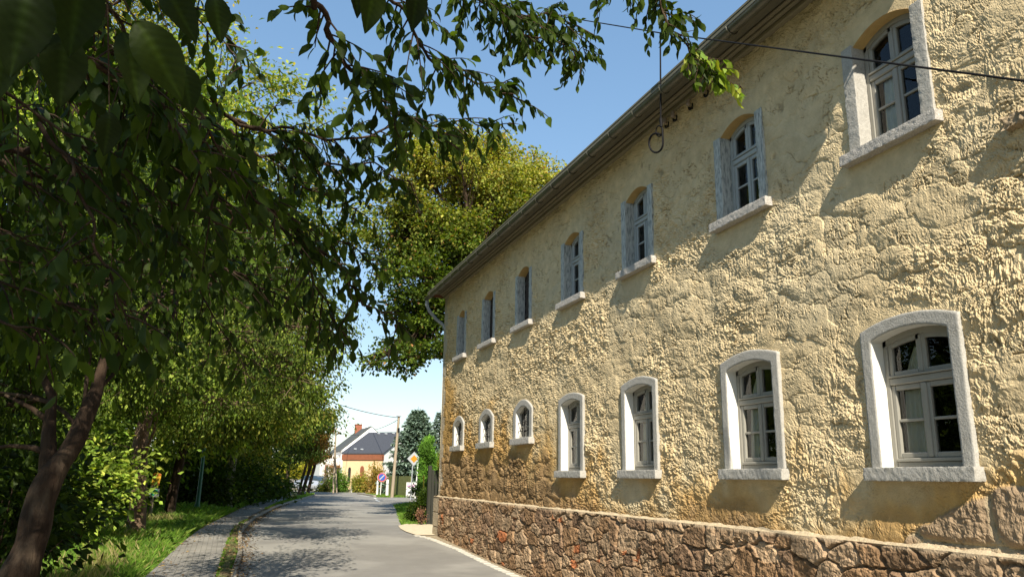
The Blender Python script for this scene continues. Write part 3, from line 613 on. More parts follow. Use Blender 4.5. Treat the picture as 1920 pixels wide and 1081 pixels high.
def roof_slope(mb, E0, E1, U, run, rows):     # overlapping tile courses climbing from the eave line E0-E1 along U
    E0, E1, U = map(np.array, (E0, E1, U)); U = U/np.linalg.norm(U); Ld = E1-E0; L_ = np.linalg.norm(Ld); Ld = Ld/L_; Nn = np.cross(Ld, U); Nn = Nn*np.sign(Nn[2]); n = int(L_/.22)
    for r in range(rows):
        a = E0+U*(run*r/rows); b_ = E0+U*(run*(r+1)/rows+.03); q = np.arange(2*n+1)/(2*n)*L_; bumpz = np.where(np.arange(2*n+1) % 2 == 0, 0, .022)
        P0 = a+np.outer(q, Ld)+np.outer(bumpz+.035, Nn); P1 = b_+np.outer(q, Ld)+np.outer(bumpz+.012, Nn); P2 = a+np.outer(q, Ld)+np.outer(bumpz+.005, Nn)
        V = np.concatenate([P0, P1, P2]); m = 2*n+1; ii = np.arange(2*n)
        mb.add(V, np.stack([ii, ii+1, m+ii+1, m+ii], -1)); mb.add(V, np.stack([2*m+ii, 2*m+ii+1, ii+1, ii], -1))
roof_slope(rf, (4.79, YE0, 6.43), (4.79, YE1, 6.43), (1, 0, .80), 5.75, 22); roof_slope(rf, (13.5, YE0, 6.455), (13.5, YE1, 6.455), (-1, 0, .80), 5.7, 22)
rf.poly([(4.80, YE1, 6.45), (9.15, YE1, 10.03), (13.5, YE1, 6.45)]); rf.poly([(4.80, YE0, 6.45), (9.15, YE0, 10.03), (13.5, YE0, 6.45)])
roof_slope(rf, (5.15, 4.15, 6.42), (14, 4.15, 6.42), (0, -1, .84), 6.9, 24); roof_slope(rf, (5.15, -6.3, 6.35), (14, -6.3, 6.35), (0, 1, .84), 6.9, 24)
rf.build('roof', M['tile'], house)
dpb = MB(); dpb.tube([(4.72, 20.70, 6.36), (4.72, 20.71, 6.22), (4.80, 20.72, 6.05), (5.00, 20.76, 5.85), (5.20, 20.70, 5.68), (5.27, 20.66, 5.5), (5.28, 20.65, 4), (5.28, 20.64, 1.3)], .045, 10)
dpb.build('downpipe', mat('grey_downpipe', (.30, .32, .33), rough=.5, spec=.4, metal=.3, var=.15), house, smooth=True)
# insulators under the cornice
for (px_, py_) in ((1320, 178), (1291, 202), (1262, 224), (1247, 236)):
    p = atx(px_, py_, 5.13); ib = MB()
    a = np.linspace(.2, -3.6, 12); ib.tube([(5.22, p[1], p[2]), (5.13, p[1], p[2])]+[(5.13+.0, p[1]-.045+.045*math.cos(x), p[2]+.045*math.sin(x)) for x in a], .010, 6)
    ins = ib.build('insulator_hook', M['iron'], house, smooth=True)
    cb_ = MB(); cb_.tube([(5.13, p[1], p[2]+.035), (5.13, p[1], p[2]+.06), (5.13, p[1], p[2]+.075), (5.13, p[1], p[2]+.10), (5.13, p[1], p[2]+.12)], [.028, .034, .022, .028, .012], 10); cb_.build('porcelain_cap', M['porcelain'], ins, smooth=True)
# stub of weathered stone standing out of the wall high on the right
p = atx(1905, 228, WX); sb = MB(); rbox(sb, WX-.075, WX+.03, p[1]-.25, p[1]+.06, p[2]-.06, p[2]+.035, n=.012, amp=.014, seed=900, c=(.36, .27, .17)); sb.build('projecting_stone', M['masonry'], house, smooth=True)

# ------------------------------------------------------------------ foliage tools
LT_V = np.array([(0, 0, 0), (.3, 0, .0), (.6, 0, -.01), (.85, 0, -.07), (1, 0, -.15), (.25, .2, .06), (.55, .235, .06), (.82, .12, -.02), (.25, -.2, .06), (.55, -.235, .06), (.82, -.12, -.02)])
LT_Q = np.array([(1, 2, 6, 5), (2, 3, 7, 6), (2, 1, 8, 9), (3, 2, 9, 10)]); LT_T = np.array([(0, 1, 5), (3, 4, 7), (1, 0, 8), (4, 3, 10)])
LS_V = np.array([(0, 0, 0), (.5, .26, .05), (1, 0, -.08), (.5, -.26, .05)]); LS_T = np.array([(0, 2, 1), (0, 3, 2)])
def unit(a): return a/(np.linalg.norm(a, axis=-1, keepdims=True)+1e-9)
def add_leaves(mb, P, D, Nr, size, col, near=False, width=1.0):
    n = len(P); D = unit(D); S = unit(np.cross(Nr, D)); Nn = np.cross(D, S); size = np.broadcast_to(size, (n,))[:, None, None]
    T = LT_V if near else LS_V
    V = P[:, None]+size*(T[None, :, 0:1]*D[:, None]+width*T[None, :, 1:2]*S[:, None]+T[None, :, 2:3]*Nn[:, None])
    k = len(T); base = np.arange(n)[:, None, None]*k
    cc = np.repeat(col, k, 0)
    if near:
        mb.add(V.reshape(-1, 3), (base+LT_Q[None]).reshape(-1, 4), 0, cc); m0 = mb.n-n*k
        mb.f.append(((base+LT_T[None]).reshape(-1, 3)+m0, 0))
    else: mb.add(V.reshape(-1, 3), (base+LS_T[None]).reshape(-1, 3), 0, cc)
def big_leaf(mb, p, d, nr, s, col):       # one finely toothed leaf with a pale midrib and sunken side veins
    d = unit(d); sd = unit(np.cross(nr, d)); nn = np.cross(d, sd); nu, nv = 49, 9; u = np.linspace(0, 1, nu)[:, None]; v = np.linspace(-1, 1, nv)[None]
    w_ = .30*np.sin(math.pi*u**.85)**.8*(1-.35*u**3)*(1+.05*((u*24) % 1)); w_[-1] = 0; x = u+0*v; y = w_*v; z = .10*np.abs(v)*w_*2-.22*u**2+.012*np.cos((u*9-np.abs(v)*1.6)*2*math.pi)*(np.abs(v) > .05)*w_*2+.02*np.sin(u*7+v*2)
    V = p+s*(x[..., None]*d+y[..., None]*sd+z[..., None]*nn); i = np.arange(nu-1)[:, None]*nv; j = np.arange(nv-1)[None]
    c = col*.42*(1+.7*(np.abs(v) < .05)+.12*np.cos((u*9-np.abs(v)*1.6)*2*math.pi))[..., None]
    mb.add(V.reshape(-1, 3), np.stack([i+j, i+j+1, i+nv+j+1, i+nv+j], -1).reshape(-1, 4), 0, c.reshape(-1, 3))
def pick(pal, n, jit=.25):
    pal = np.array(pal); c = pal[rng.integers(0, len(pal), n)]; c2 = pal[rng.integers(0, len(pal), n)]; q = rng.random((n, 1)); c = c*q+c2*(1-q)
    return c*(1+rng.normal(0, jit, (n, 1))).clip(.4, 1.8)
def bez(a, b, c, n): t = np.linspace(0, 1, n)[:, None]; return (1-t)**2*a+2*t*(1-t)*b+t*t*c
GREEN = [(.034, .058, .007), (.052, .082, .008), (.022, .040, .006)]
MID = [(.076, .122, .014), (.046, .076, .010), (.12, .165, .02)]
LIME = [(.25, .33, .05), (.17, .26, .035), (.34, .37, .06), (.10, .17, .025)]
YEL = [(.30, .28, .05), (.20, .24, .04), (.34, .26, .05), (.13, .18, .03)]
RED = [(.30, .13, .05), (.24, .18, .05), (.34, .20, .07), (.12, .13, .03)]
def make_tree(name, label, cat, base, trunk, tr, clumps, n, ls, pal, bark='bark', group=None, droop=.6, sub=26, sig=.16, hollow=.55, palf=None, near=False, fork=.45, twr=.012, width=1.0):
    """trunk: polyline; clumps: list of (centre, radii). One mesh for trunk with limbs and twigs, one for the crown."""
    root = thing(name, label, cat, tuple(base), group)
    tb = MB(); trunk = np.array(trunk, float); tr = np.interp(np.linspace(0, 1, len(trunk)), np.linspace(0, 1, len(tr)), tr)
    q = np.linspace(0, len(trunk)-1, 4*len(trunk)); T = np.stack([np.interp(q, np.arange(len(trunk)), trunk[:, k]) for k in range(3)], 1); R_ = np.interp(q, np.arange(len(trunk)), tr)
    for _k in range(6): T[1:-1] = T[1:-1]*.5+(T[:-2]+T[2:])*.25; R_[1:-1] = R_[1:-1]*.5+(R_[:-2]+R_[2:])*.25
    T = T+np.stack([fbm(q*.5, q*0, 5, 2), fbm(q*.5, q*0+7, 6, 2), q*0], 1)*R_[:, None]*.6; R_ = R_*(1+.12*fbm(q*2, q*0, 9, 2)); R_[0] *= 1.35
    tb.tube(T, R_*(1+.06*np.sin(q*2.3)), 14)
    lb_ = MB(); vol = np.array([np.prod(r) for c, r in clumps]); per = (vol/vol.sum()*n).astype(int)
    for (c, r), m in zip(clumps, per):
        c = np.array(c, float); r = np.array(r, float)
        s0 = T[int(len(T)*(fork+random.random()*(.95-fork)))]; r0 = max(tr[-1]*.8, .015)
        mid = (s0+c)/2+np.array([0, 0, .15*np.linalg.norm(c-s0)]); L_ = bez(s0, mid, c, 9); L_ += rng.normal(0, .03, L_.shape)*np.linalg.norm(c-s0)*.3
        tb.tube(L_, np.linspace(r0, twr*1.6, 9), 6, cap=False)
        d = unit(rng.normal(0, 1, (sub, 3))); rad = hollow+(1-hollow)*rng.random((sub, 1))**.6; sc = c+d*rad*r*(1+.25*rng.normal(0, 1, (sub, 1)))*.9
        for k in range(sub):
            e = sc[k]; a = L_[rng.integers(4, 9)]; tb.tube(bez(a, (a+e)/2+np.array([0, 0, .1*r[2]]), e, 5), np.linspace(twr, twr*.35, 5), 4, cap=False)
        k = rng.integers(0, sub, m); sg = sig*r.mean()*(.7+.8*rng.random((sub, 1)))
        tw = rng.random((m, 1)); P = sc[k]+rng.normal(0, 1, (m, 3))*sg[k]*np.array([1, 1, .62]); P = P*(1-.0)+0
        out = unit(P-c); D = out*.7+rng.normal(0, .6, (m, 3)); D[:, 2] -= droop; Nr = rng.normal(0, .55, (m, 3)); Nr[:, 2] += 1
        col = pick(pal, m) if palf is None else palf(P, m)
        cm = 1+.18*rng.normal(0, 1, (sub, 1)); col = col*cm[k].clip(.6, 1.5)
        add_leaves(lb_, P, D, Nr, ls*(.7+.6*rng.random(m)), np.clip(col, .005, .6), near, width)
    tb.build('trunk', M[bark], root, smooth=True); lb_.build('crown', M['leaf'], root)
    return root
def bush(name, label, cat, base, clumps, n, ls, pal, group=None, mat_='leaf', droop=.1, sig=.28, sub=18, width=1.0):
    root = thing(name, label, cat, tuple(base), group); sb = MB(); lb_ = MB(); vol = np.array([np.prod(r)**.8 for c, r in clumps]); per = (vol/vol.sum()*n).astype(int)
    for (c, r), m in zip(clumps, per):
        c = np.array(c, float); r = np.array(r, float); d = unit(rng.normal(0, 1, (sub, 3))); sc = c+d*r*(.45+.5*rng.random((sub, 1)))
        for e in sc[:10]:
            a = np.array(base, float)+np.array([(c[0]-base[0])*.7, (c[1]-base[1])*.7, 0]); sb.tube(bez(a, (a+e)/2+np.array([0, 0, .1]), e, 5), np.linspace(.02, .006, 5), 4, cap=False)
        k = rng.integers(0, sub, m); P = sc[k]+rng.normal(0, 1, (m, 3))*r*sig; P[:, 2] = np.maximum(P[:, 2], base[2]+.02)
        out = unit(P-c); D = out+rng.normal(0, .6, (m, 3)); D[:, 2] -= droop; Nr = rng.normal(0, .6, (m, 3)); Nr[:, 2] += .8
        add_leaves(lb_, P, D, Nr, ls*(.7+.6*rng.random(m)), np.clip(pick(pal, m)*(1+.2*rng.normal(0, 1, (sub, 1)))[k], .005, .6), width=width)
    sb.build('stems', M['bark'], root, smooth=True); lb_.build('foliage', M[mat_], root); return root

# ------------------------------------------------------------------ the cherry tree over the viewer
def cherry_twigs(tb, lb_, pts, r0, r1, spacing=.055, tl=(.12, .38), ls=.098, pal=GREEN, leafy=1.0, s0=.15):
    pts = np.array(pts, float); q = np.linspace(0, len(pts)-1, 6*len(pts)); P = np.stack([np.interp(q, np.arange(len(pts)), pts[:, k]) for k in range(3)], 1)
    P = P+np.stack([fbm(q*1.7, q*0+pts[0, 0]*3, 5, 2), fbm(q*1.7, q*0+pts[0, 2]*5, 6, 2), fbm(q*1.7, q*0+9, 8, 2)], 1)*.05
    seg = np.r_[0, np.cumsum(np.linalg.norm(np.diff(P, axis=0), axis=1))]; L_ = seg[-1]; tb.tube(P, np.linspace(r0, r1, len(P)), 7, cap=False)
    ps, ds, ns = [], [], []
    for s in np.arange(L_*s0, L_, spacing):
        k = np.searchsorted(seg, s)-1; k = max(0, min(k, len(P)-2)); a = P[k]+(P[k+1]-P[k])*((s-seg[k])/(seg[k+1]-seg[k]+1e-9)); t_ = unit(P[k+1]-P[k])
        sd = unit(np.cross(t_, rng.normal(0, 1, 3)+np.array([0, 0, 1.5]))); sd *= rng.choice([-1, 1]); tl_ = rng.uniform(*tl)*(1.15-.6*s/L_)
        d = unit(sd+t_*.7+np.array([0, 0, rng.uniform(-.45, .1)])); e = a+d*tl_+np.array([0, 0, -.25*tl_]); m = a+d*tl_*.55; tw = bez(a, m, e, 5); tb.tube(tw, np.linspace(.0045, .0018, 5), 4, cap=False)
        nl = max(2, int(tl_/.031*leafy))
        for u_ in np.linspace(.2, 1, nl):
            p_ = tw[int(u_*4)]*(1-(u_*4) % 1)+tw[min(4, int(u_*4)+1)]*((u_*4) % 1); sdl = unit(np.cross(d, np.array([0, 0, 1]))+1e-3)*(1 if rng.random() < .5 else -1)
            dd = d*.5+sdl*.55+rng.normal(0, .25, 3); dd[2] -= rng.uniform(.3, 1.6); ps.append(p_); ds.append(dd); nn = rng.normal(0, .5, 3); nn[2] += .7; ns.append(nn)
    if ps:
        n = len(ps); add_leaves(lb_, np.array(ps), np.array(ds), np.array(ns), ls*(.65+.55*rng.random(n)), pick(pal, n, .22), near=True, width=.95)
cbase = (-2.9, -1.6, -.1)
cherry = thing('cherry_tree', 'big cherry tree whose leafy boughs hang into the top of the view over the road', 'tree', cbase)
tb = MB(); lb_ = MB()
ctop = np.array([-2.3, -1.0, 3.2]); tb.tube(np.array([(-2.9, -1.6, -.15), (-2.85, -1.55, .3), (-2.7, -1.4, 1.2), (-2.55, -1.2, 2.2), ctop, (-2.2, -.9, 4.4), (-2.1, -1.0, 6.0)]), [.30, .24, .20, .18, .16, .12, .06], 12)
BR = [
 ([(-60, 60, 3.0), (150, 135, 3.0), (290, 195, 3.2), (380, 275, 3.4), (470, 350, 3.6), (560, 425, 3.8), (650, 520, 4.0), (695, 575, 4.1), (745, 605, 4.2)], .022),
 ([(-60, 262, 3.4), (70, 285, 3.5), (160, 330, 3.6), (260, 400, 3.8), (360, 470, 4.0), (470, 520, 4.3), (580, 590, 4.6), (640, 640, 4.8)], .018),
 ([(-40, 285, 4.2), (120, 340, 4.3), (135, 430, 4.4), (125, 540, 4.5)], .012),
 ([(540, -50, 2.7), (600, 25, 2.8), (645, 85, 3.0), (690, 155, 3.2), (740, 205, 3.4), (800, 245, 3.6), (850, 270, 3.7)], .014),
 ([(660, -60, 3.2), (740, 20, 3.3), (800, 95, 3.4), (860, 145, 3.6), (930, 165, 3.7), (985, 195, 3.8)], .010),
 ([(420, 230, 3.6), (520, 245, 3.8), (620, 255, 3.9), (740, 245, 4.0), (850, 222, 4.1), (935, 235, 4.2)], .010),
 ([(400, 200, 3.6), (500, 250, 3.8), (600, 295, 3.9), (700, 315, 4.0), (775, 335, 4.2)], .009),
 ([(430, 255, 4.0), (500, 300, 4.1), (580, 345, 4.2), (640, 370, 4.3), (670, 385, 4.3)], .008),
 ([(780, -60, 4.1), (870, -5, 4.2), (960, 20, 4.3), (1030, 30, 4.5), (1080, 50, 4.6), (1100, 110, 4.7)], .010),
 ([(850, -40, 4.1), (940, 30, 4.2), (990, 60, 4.3), (1040, 70, 4.4), (1085, 110, 4.5)], .008),
 ([(1150, -90, 3.8), (1215, -20, 3.8), (1255, 30, 3.8), (1285, 80, 3.9), (1310, 125, 3.9), (1340, 140, 4.0)], .009),
 ([(1285, 60, 3.9), (1325, 120, 3.9), (1352, 135, 3.95), (1392, 172, 4.0)], .005),
 ([(1090, -80, 4.0), (1180, -30, 4.1), (1240, 5, 4.1), (1290, 30, 4.2)], .006),
 ([(480, 380, 3.8), (560, 470, 4.0), (620, 560, 4.2), (650, 640, 4.4)], .009),
 ([(520, 400, 4.2), (640, 460, 4.4), (720, 500, 4.6)], .007),
]
for k, (pp, r0) in enumerate(BR):
    P = [at(a, b_, c_) for a, b_, c_ in pp]
    if k not in (5, 6, 7, 11, 13, 14, 15): 
        st = P[0]; s_ = ctop+np.array([0, 0, random.uniform(-.2, 2)]); m_ = (s_+st)/2+np.array([0, -.3, .4]); tb.tube(bez(s_, m_, st, 10), np.linspace(.05, r0*1.05, 10), 7, cap=False)
    cherry_twigs(tb, lb_, P, r0, .003, leafy=.65 if k in (7, 13, 14) else 1.0, spacing=.032 if k not in (8, 9, 10, 11) else .025, tl=(.10, .34) if k not in (10, 11) else (.06, .17), ls=.084 if k not in (10, 11, 12) else .085, pal=GREEN if k != 11 else LIME, s0=.12)  # the outermost tip gets lime leaves, its sunlit yellow put into the colour
# many lesser boughs filling the upper left
for k in range(58):
    px, py = rng.uniform(-120, 470), rng.uniform(-80, 600); Y = rng.uniform(2.6, 7.0)
    if px > 330 and py < 120 and rng.random() < .5: continue
    a = at(px, py, Y); L_ = rng.uniform(.5, 1.15)*(.5+Y*.13); d = np.array([rng.uniform(.3, 1), rng.uniform(-.3, .8), rng.uniform(-.75, .15)]); d = unit(d)
    b_ = a-d*L_; cherry_twigs(tb, lb_, [b_, b_+d*L_*.5+np.array([0, 0, .06]), a, a+d*L_*.5+np.array([0, 0, -.1])], .009, .0025, spacing=.06, tl=(.12, .36), ls=.084)
# a few leaves hanging right before the viewer
for (px, py, Y, dx, dy, s_) in [(a_[0], a_[1], a_[2]*1.25, *a_[3:]) for a_ in [(150, -60, .95, .05, -1, .13), (255, 40, .9, .5, -.6, .12), (60, -40, .85, -.1, -1, .13), (230, 60, 1.0, .45, -1, .11), (700, -40, 1.15, .05, -1, .11), (780, -30, 1.2, .1, -1, .10), (660, -50, 1.2, .3, -.8, .09), (340, 120, 1.3, .35, -1, .1), (10, 60, 1.0, -.1, -1, .11), (120, 60, 1.05, .1, -1, .12), (205, 210, 1.35, .05, -.9, .09), (400, -10, 1.3, .3, -.9, .1), (300, -30, 1.1, .5, -.5, .11)]]:
    p_ = at(px, py, Y); big_leaf(lb_, p_, np.array([dx, .15, dy]), np.array([.3, -1.0, .35])+rng.normal(0, .25, 3), s_, pick(GREEN, 1, .1)[0])
    tb.tube([p_+np.array([-dx*.3, -.1, .2]), p_], [.002, .0012], 4, cap=False)
# the rest of the crown, above and behind: unseen, added to shade the boughs
for (c, r, m) in (((-2.4, -1.6, 6.3), (2.6, 2.6, 1.5), 5200), ((-.7, -1.5, 4.9), (1.9, 2.0, .9), 3600), ((-4.0, 1.2, 6.6), (2.2, 2.2, 1.2), 3000), ((-1.5, -3.2, 7.6), (2.4, 2.2, 1.2), 2600), ((-3.2, -.2, 8.0), (2.4, 2.4, 1.2), 2600), ((-4.6, -2.6, 5.4), (1.8, 2.2, 1.6), 2000)):
    c = np.array(c); r = np.array(r); sub = 26; sc = c+unit(rng.normal(0, 1, (sub, 3)))*r*(.4+.6*rng.random((sub, 1)))
    tb.tube(bez(ctop, (ctop+c)/2+np.array([0, 0, .5]), c, 8), np.linspace(.08, .02, 8), 6, cap=False)
    for e in sc: tb.tube(bez(c, (c+e)/2, e, 4), [.015, .012, .008, .004], 4, cap=False)
    k = rng.integers(0, sub, m); P = sc[k]+rng.normal(0, 1, (m, 3))*np.array([.42, .42, .26]); D = rng.normal(0, .6, (m, 3)); D[:, 2] -= .6; Nr = rng.normal(0, .5, (m, 3)); Nr[:, 2] += 1
    add_leaves(lb_, P, D, Nr, .11*(.7+.6*rng.random(m)), pick(GREEN, m))
tb.build('trunk', M['bark'], cherry, smooth=True); lb_.build('crown', M['leaf'], cherry, smooth=True)

# ------------------------------------------------------------------ trees on the left of the road
P_ = lambda *a: tuple(at(*a))
lean = [at(10, 1081, 6.9)+np.array([-.25, 0, -1.0]), at(10, 1081, 6.9)+np.array([0, 0, -.2]), at(48, 1020, 7.0), at(75, 950, 7.05), at(105, 885, 7.1), at(145, 830, 7.15), at(170, 780, 7.2), at(188, 715, 7.3), at(205, 640, 7.5), at(240, 560, 7.6)]
b0 = lean[0].copy(); b0[2] = float(H(7))-.05; lean[0] = b0
t1 = make_tree('cherry_tree', 'leaning dark cherry trunk with a fork at the left edge of the photo', 'tree', tuple(b0), lean, [.17, .14, .12, .105, .09, .075, .065, .048, .035, .022],
    [(at(180, 500, 7.8), (1.5, 1.6, 1.0)), (at(20, 620, 8.5), (1.5, 1.6, 1.0)), (at(60, 300, 8.5), (1.9, 1.9, 1.3)), (at(430, 430, 10), (1.2, 1.5, .55)), (at(380, 520, 11), (1.3, 1.6, .55)), (at(500, 500, 11.5), (.9, 1.5, .5)), (at(10, 760, 9), (.6, .8, .3))], 16000, .10, GREEN+MID[:2], near=False, sub=34, droop=.8, fork=.55)
fb_ = MB(); fk = [at(92, 900, 7.1), at(90, 860, 7.15), at(92, 800, 7.25), at(98, 745, 7.35), at(72, 685, 7.5), at(60, 600, 7.6)]; fb_.tube(fk, [.08, .065, .05, .036, .026, .015], 8)
fb_.tube([at(92, 850, 7.15), at(60, 838, 7.2), at(20, 835, 7.2), at(-30, 842, 7.3)], [.03, .025, .018, .012], 6); fb_.tube([at(93, 790, 7.3), at(60, 765, 7.3), at(10, 740, 7.4)], [.03, .02, .012], 6); fb_.tube([at(95, 755, 7.3), at(50, 742, 7.4), at(0, 735, 7.5)], [.022, .016, .01], 6)
fb_.build('side_stem', M['bark'], t1, smooth=True)

g1 = onground(262, 20.8)
make_tree('roadside_tree', 'short thick trunk in dappled light standing in the grass left of the paved path', 'tree', tuple(g1), [g1+[0, 0, -.1], g1+[0, 0, .5], g1+[-.02, 0, 1.2], g1+[-.1, 0, 2.0], g1+[.1, 0, 3.2], g1+[.6, 0, 4.6]], [.24, .19, .18, .17, .11, .05],
    [(at(330, 700, 18.5), (1.9, 1.8, 1.0)), (at(480, 640, 17), (1.7, 1.6, 1.1)), (at(575, 700, 16.5), (1.0, 1.3, .7)), (at(560, 610, 16.5), (1.1, 1.3, .6)), (at(200, 640, 19), (2.2, 2.0, 1.3)), (at(420, 750, 18), (1.3, 1.5, .6)), (at(240, 740, 18.5), (1.3, 1.5, .6)), (at(400, 500, 19), (2.2, 2, 1.3)), (at(330, 430, 20), (2.3, 2, 1.4))], 50000, .085, MID+GREEN[:1]+YEL[1:2], droop=1.0, sub=40, sig=.15, bark='barkwarm')
g2 = onground(322, 28.0)
make_tree('roadside_tree', 'slim straight trunk just behind the trail sign, left of the path', 'tree', tuple(g2), [g2+[0, 0, -.1], g2+[.05, 0, 1], g2+[.25, 0, 2.4], g2+[.4, 0, 4], g2+[.6, 0, 6]], [.19, .15, .13, .1, .05],
    [(at(380, 790, 27), (2.0, 2, .9)), (at(300, 720, 28), (2.4, 2, 1.3)), (at(470, 730, 26), (2.0, 2, 1.2)), (at(560, 760, 25), (1.3, 1.5, .8)), (at(470, 600, 27), (2.4, 2.2, 1.6)), (at(560, 660, 26), (1.4, 1.5, 1.0))], 34000, .12, MID+YEL[:2]+GREEN[:1], droop=.8, sub=34)
g3 = onground(430, 36.0)
make_tree('roadside_tree', 'tree with a pale lichen coloured trunk beside the green lamp post', 'tree', tuple(g3), [g3+[0, 0, -.1], g3+[0, 0, 1.5], g3+[.1, 0, 3], g3+[.1, 0, 5]], [.2, .17, .15, .08],
    [(at(450, 810, 36), (1.9, 2, .9)), (at(510, 800, 37), (1.9, 2, 1.0)), (at(400, 760, 38), (2.6, 2, 1.5)), (at(520, 740, 36), (2.2, 2, 1.3)), (at(590, 770, 36), (1.0, 1.2, .6))], 20000, .16, YEL+MID, bark='barklight', sub=26)
def street_tree(px, Y, label, cl, n, pal, r=.11, dx=0):
    g = onground(px, Y); make_tree('street_tree', label, 'tree', tuple(g), [g+[0, 0, -.1], g+[dx*.3, 0, 1.2], g+[dx*.7, 0, 2.6], g+[dx, 0, 4.2]], [r*1.1, r, r*.9, r*.6], cl, n, .20, pal, sub=22, group='slim street trees at the bend', twr=.02)
street_tree(492, 58, 'leftmost slim street tree at the bend with dark green crown', [(at(480, 830, 56), (2.6, 2.2, 1.6)), (at(500, 770, 58), (2.6, 2.2, 1.8))], 6500, GREEN+MID[:1], .10, .1)
street_tree(537, 60, 'slim street tree with a straight black trunk before the yellow hedge', [(at(545, 835, 60), (2.3, 2.2, 1.5)), (at(560, 790, 60), (2.6, 2.2, 1.6))], 6500, GREEN+MID[:1], .13, .15)
street_tree(562, 66, 'slim leaning street tree between the straight one and the car', [(at(565, 810, 66), (2.0, 2, 1.4)), (at(550, 845, 66), (1.4, 1.6, .7))], 4000, MID+YEL[:1], .10, .7)
street_tree(568, 64, 'slim street tree leaning right with olive crown', [(at(582, 795, 64), (1.6, 1.6, 1.2)), (at(580, 832, 63), (1.3, 1.5, .9))], 4500, YEL+MID, .13, .9)
street_tree(578, 62, 'street tree with reddish autumn crown nearest the parked car', [(at(596, 838, 62), (1.0, 1.4, .9)), (at(596, 808, 63), (1.0, 1.3, 1.0)), (at(588, 858, 62), (.9, 1.2, .4))], 5500, RED, .12, .7)
# the wood behind: tall sunlit crowns
for (px, py, Y, r, pal, lab) in [(40, 330, 27, 5.0, LIME, 'tall lime green tree far left behind the leaning cherry'), (250, 270, 31, 5.2, YEL+LIME, 'tall yellowing tree in the wood showing between the boughs'), (-60, 640, 24, 4.2, MID, 'mid green tree low at the far left of the wood'), (160, 640, 29, 4.6, LIME, 'bright green tree behind the short thick trunk'),
        (400, 450, 36, 5.4, MID+YEL[:1], 'tall mid green tree at the right end of the wood'), (330, 640, 37, 4.8, MID+YEL[:2], 'olive green tree in the wood behind the slim trunk'), (90, 60, 38, 6.0, YEL, 'tallest yellow green treetop at the upper left'), (420, 620, 44, 4.6, MID, 'dark green tree deep in the wood near the bend'), (40, 800, 26, 2.6, LIME+MID, 'low bright tree behind the fork of the leaning trunk'), (-290, 700, 15, 2.2, MID, 'mid green tree added mostly out of view at the left, for the window reflections')]:  # last tree added off to the left, for the panes to reflect
    c = at(px, py, Y); g = np.array([c[0]-.3, Y, float(H(Y))]); hh = c[2]
    make_tree('woodland_tree', lab, 'tree', tuple(g), [g+[0, 0, -.1], g+[.1, 0, hh*.3], g+[.2, 0, hh*.6], g+[.3, 0, hh]], [.3, .24, .2, .1],
        [(c, (r, r*.8, r*.6)), (c+[r*.6, 0, r*.5], (r*.6, r*.6, r*.45)), (c+[-r*.6, 0, r*.4], (r*.6, r*.6, r*.45)), (c+[r*.3, -.5, -r*.55], (r*.7, r*.6, r*.4))], 24000, .23 if Y > 25 else .15, pal, group='trees of the wood left of the road', sub=34, twr=.03, sig=.15)
# undergrowth
UG = [(-15, 960, 12.5, .8, .7, GREEN, 'dark shrub at the foot of the leaning trunk'), (125, 890, 19, 1.0, .8, MID, 'leafy shrub right of the leaning trunk'), (150, 895, 25, 1.0, .9, GREEN, 'dark green shrub behind the short thick trunk'), (60, 880, 18, 1.8, 1.1, LIME, 'sunlit lime green shrub behind the leaning trunk'),
      (350, 900, 36, 2.0, 1.5, GREEN, 'dark thicket between the slim trunk and the green lamp post'), (410, 900, 40, 2.0, 1.8, GREEN, 'dark thicket behind the green lamp post'), (455, 890, 44, 2.2, 1.8, GREEN, 'broad dark shrub left of the slim street trees'), (300, 890, 40, 2.4, 2.0, GREEN, 'shadowed shrub behind the trail sign'), (215, 860, 31, 1.8, 1.6, MID, 'tall shrub left of the trail sign'), (480, 905, 50, 1.6, .9, GREEN, 'low dark shrub at the end of the path'), (420, 850, 42, 2.4, 1.6, YEL, 'yellowish shrub over the path by the pale trunk'), (-60, 900, 11, 1.2, 1.2, GREEN, 'dark shrub cut by the left edge of the photo')]
for (px, py, Y, rx, rz, pal, lab) in UG:
    c = at(px, py, Y); g = onground(px, Y); c[2] = max(g[2]+rz*.8, c[2]); bush('shrub', lab, 'shrub', tuple(g), [(c, (rx, rx*.8, rz)), (c+[rx*.5, -.3, -rz*.3], (rx*.7, rx*.6, rz*.6)), (c+[-rx*.5, .2, -rz*.25], (rx*.7, rx*.6, rz*.6))], 5200, .13 if Y < 25 else .2, pal, group='undergrowth left of the path')

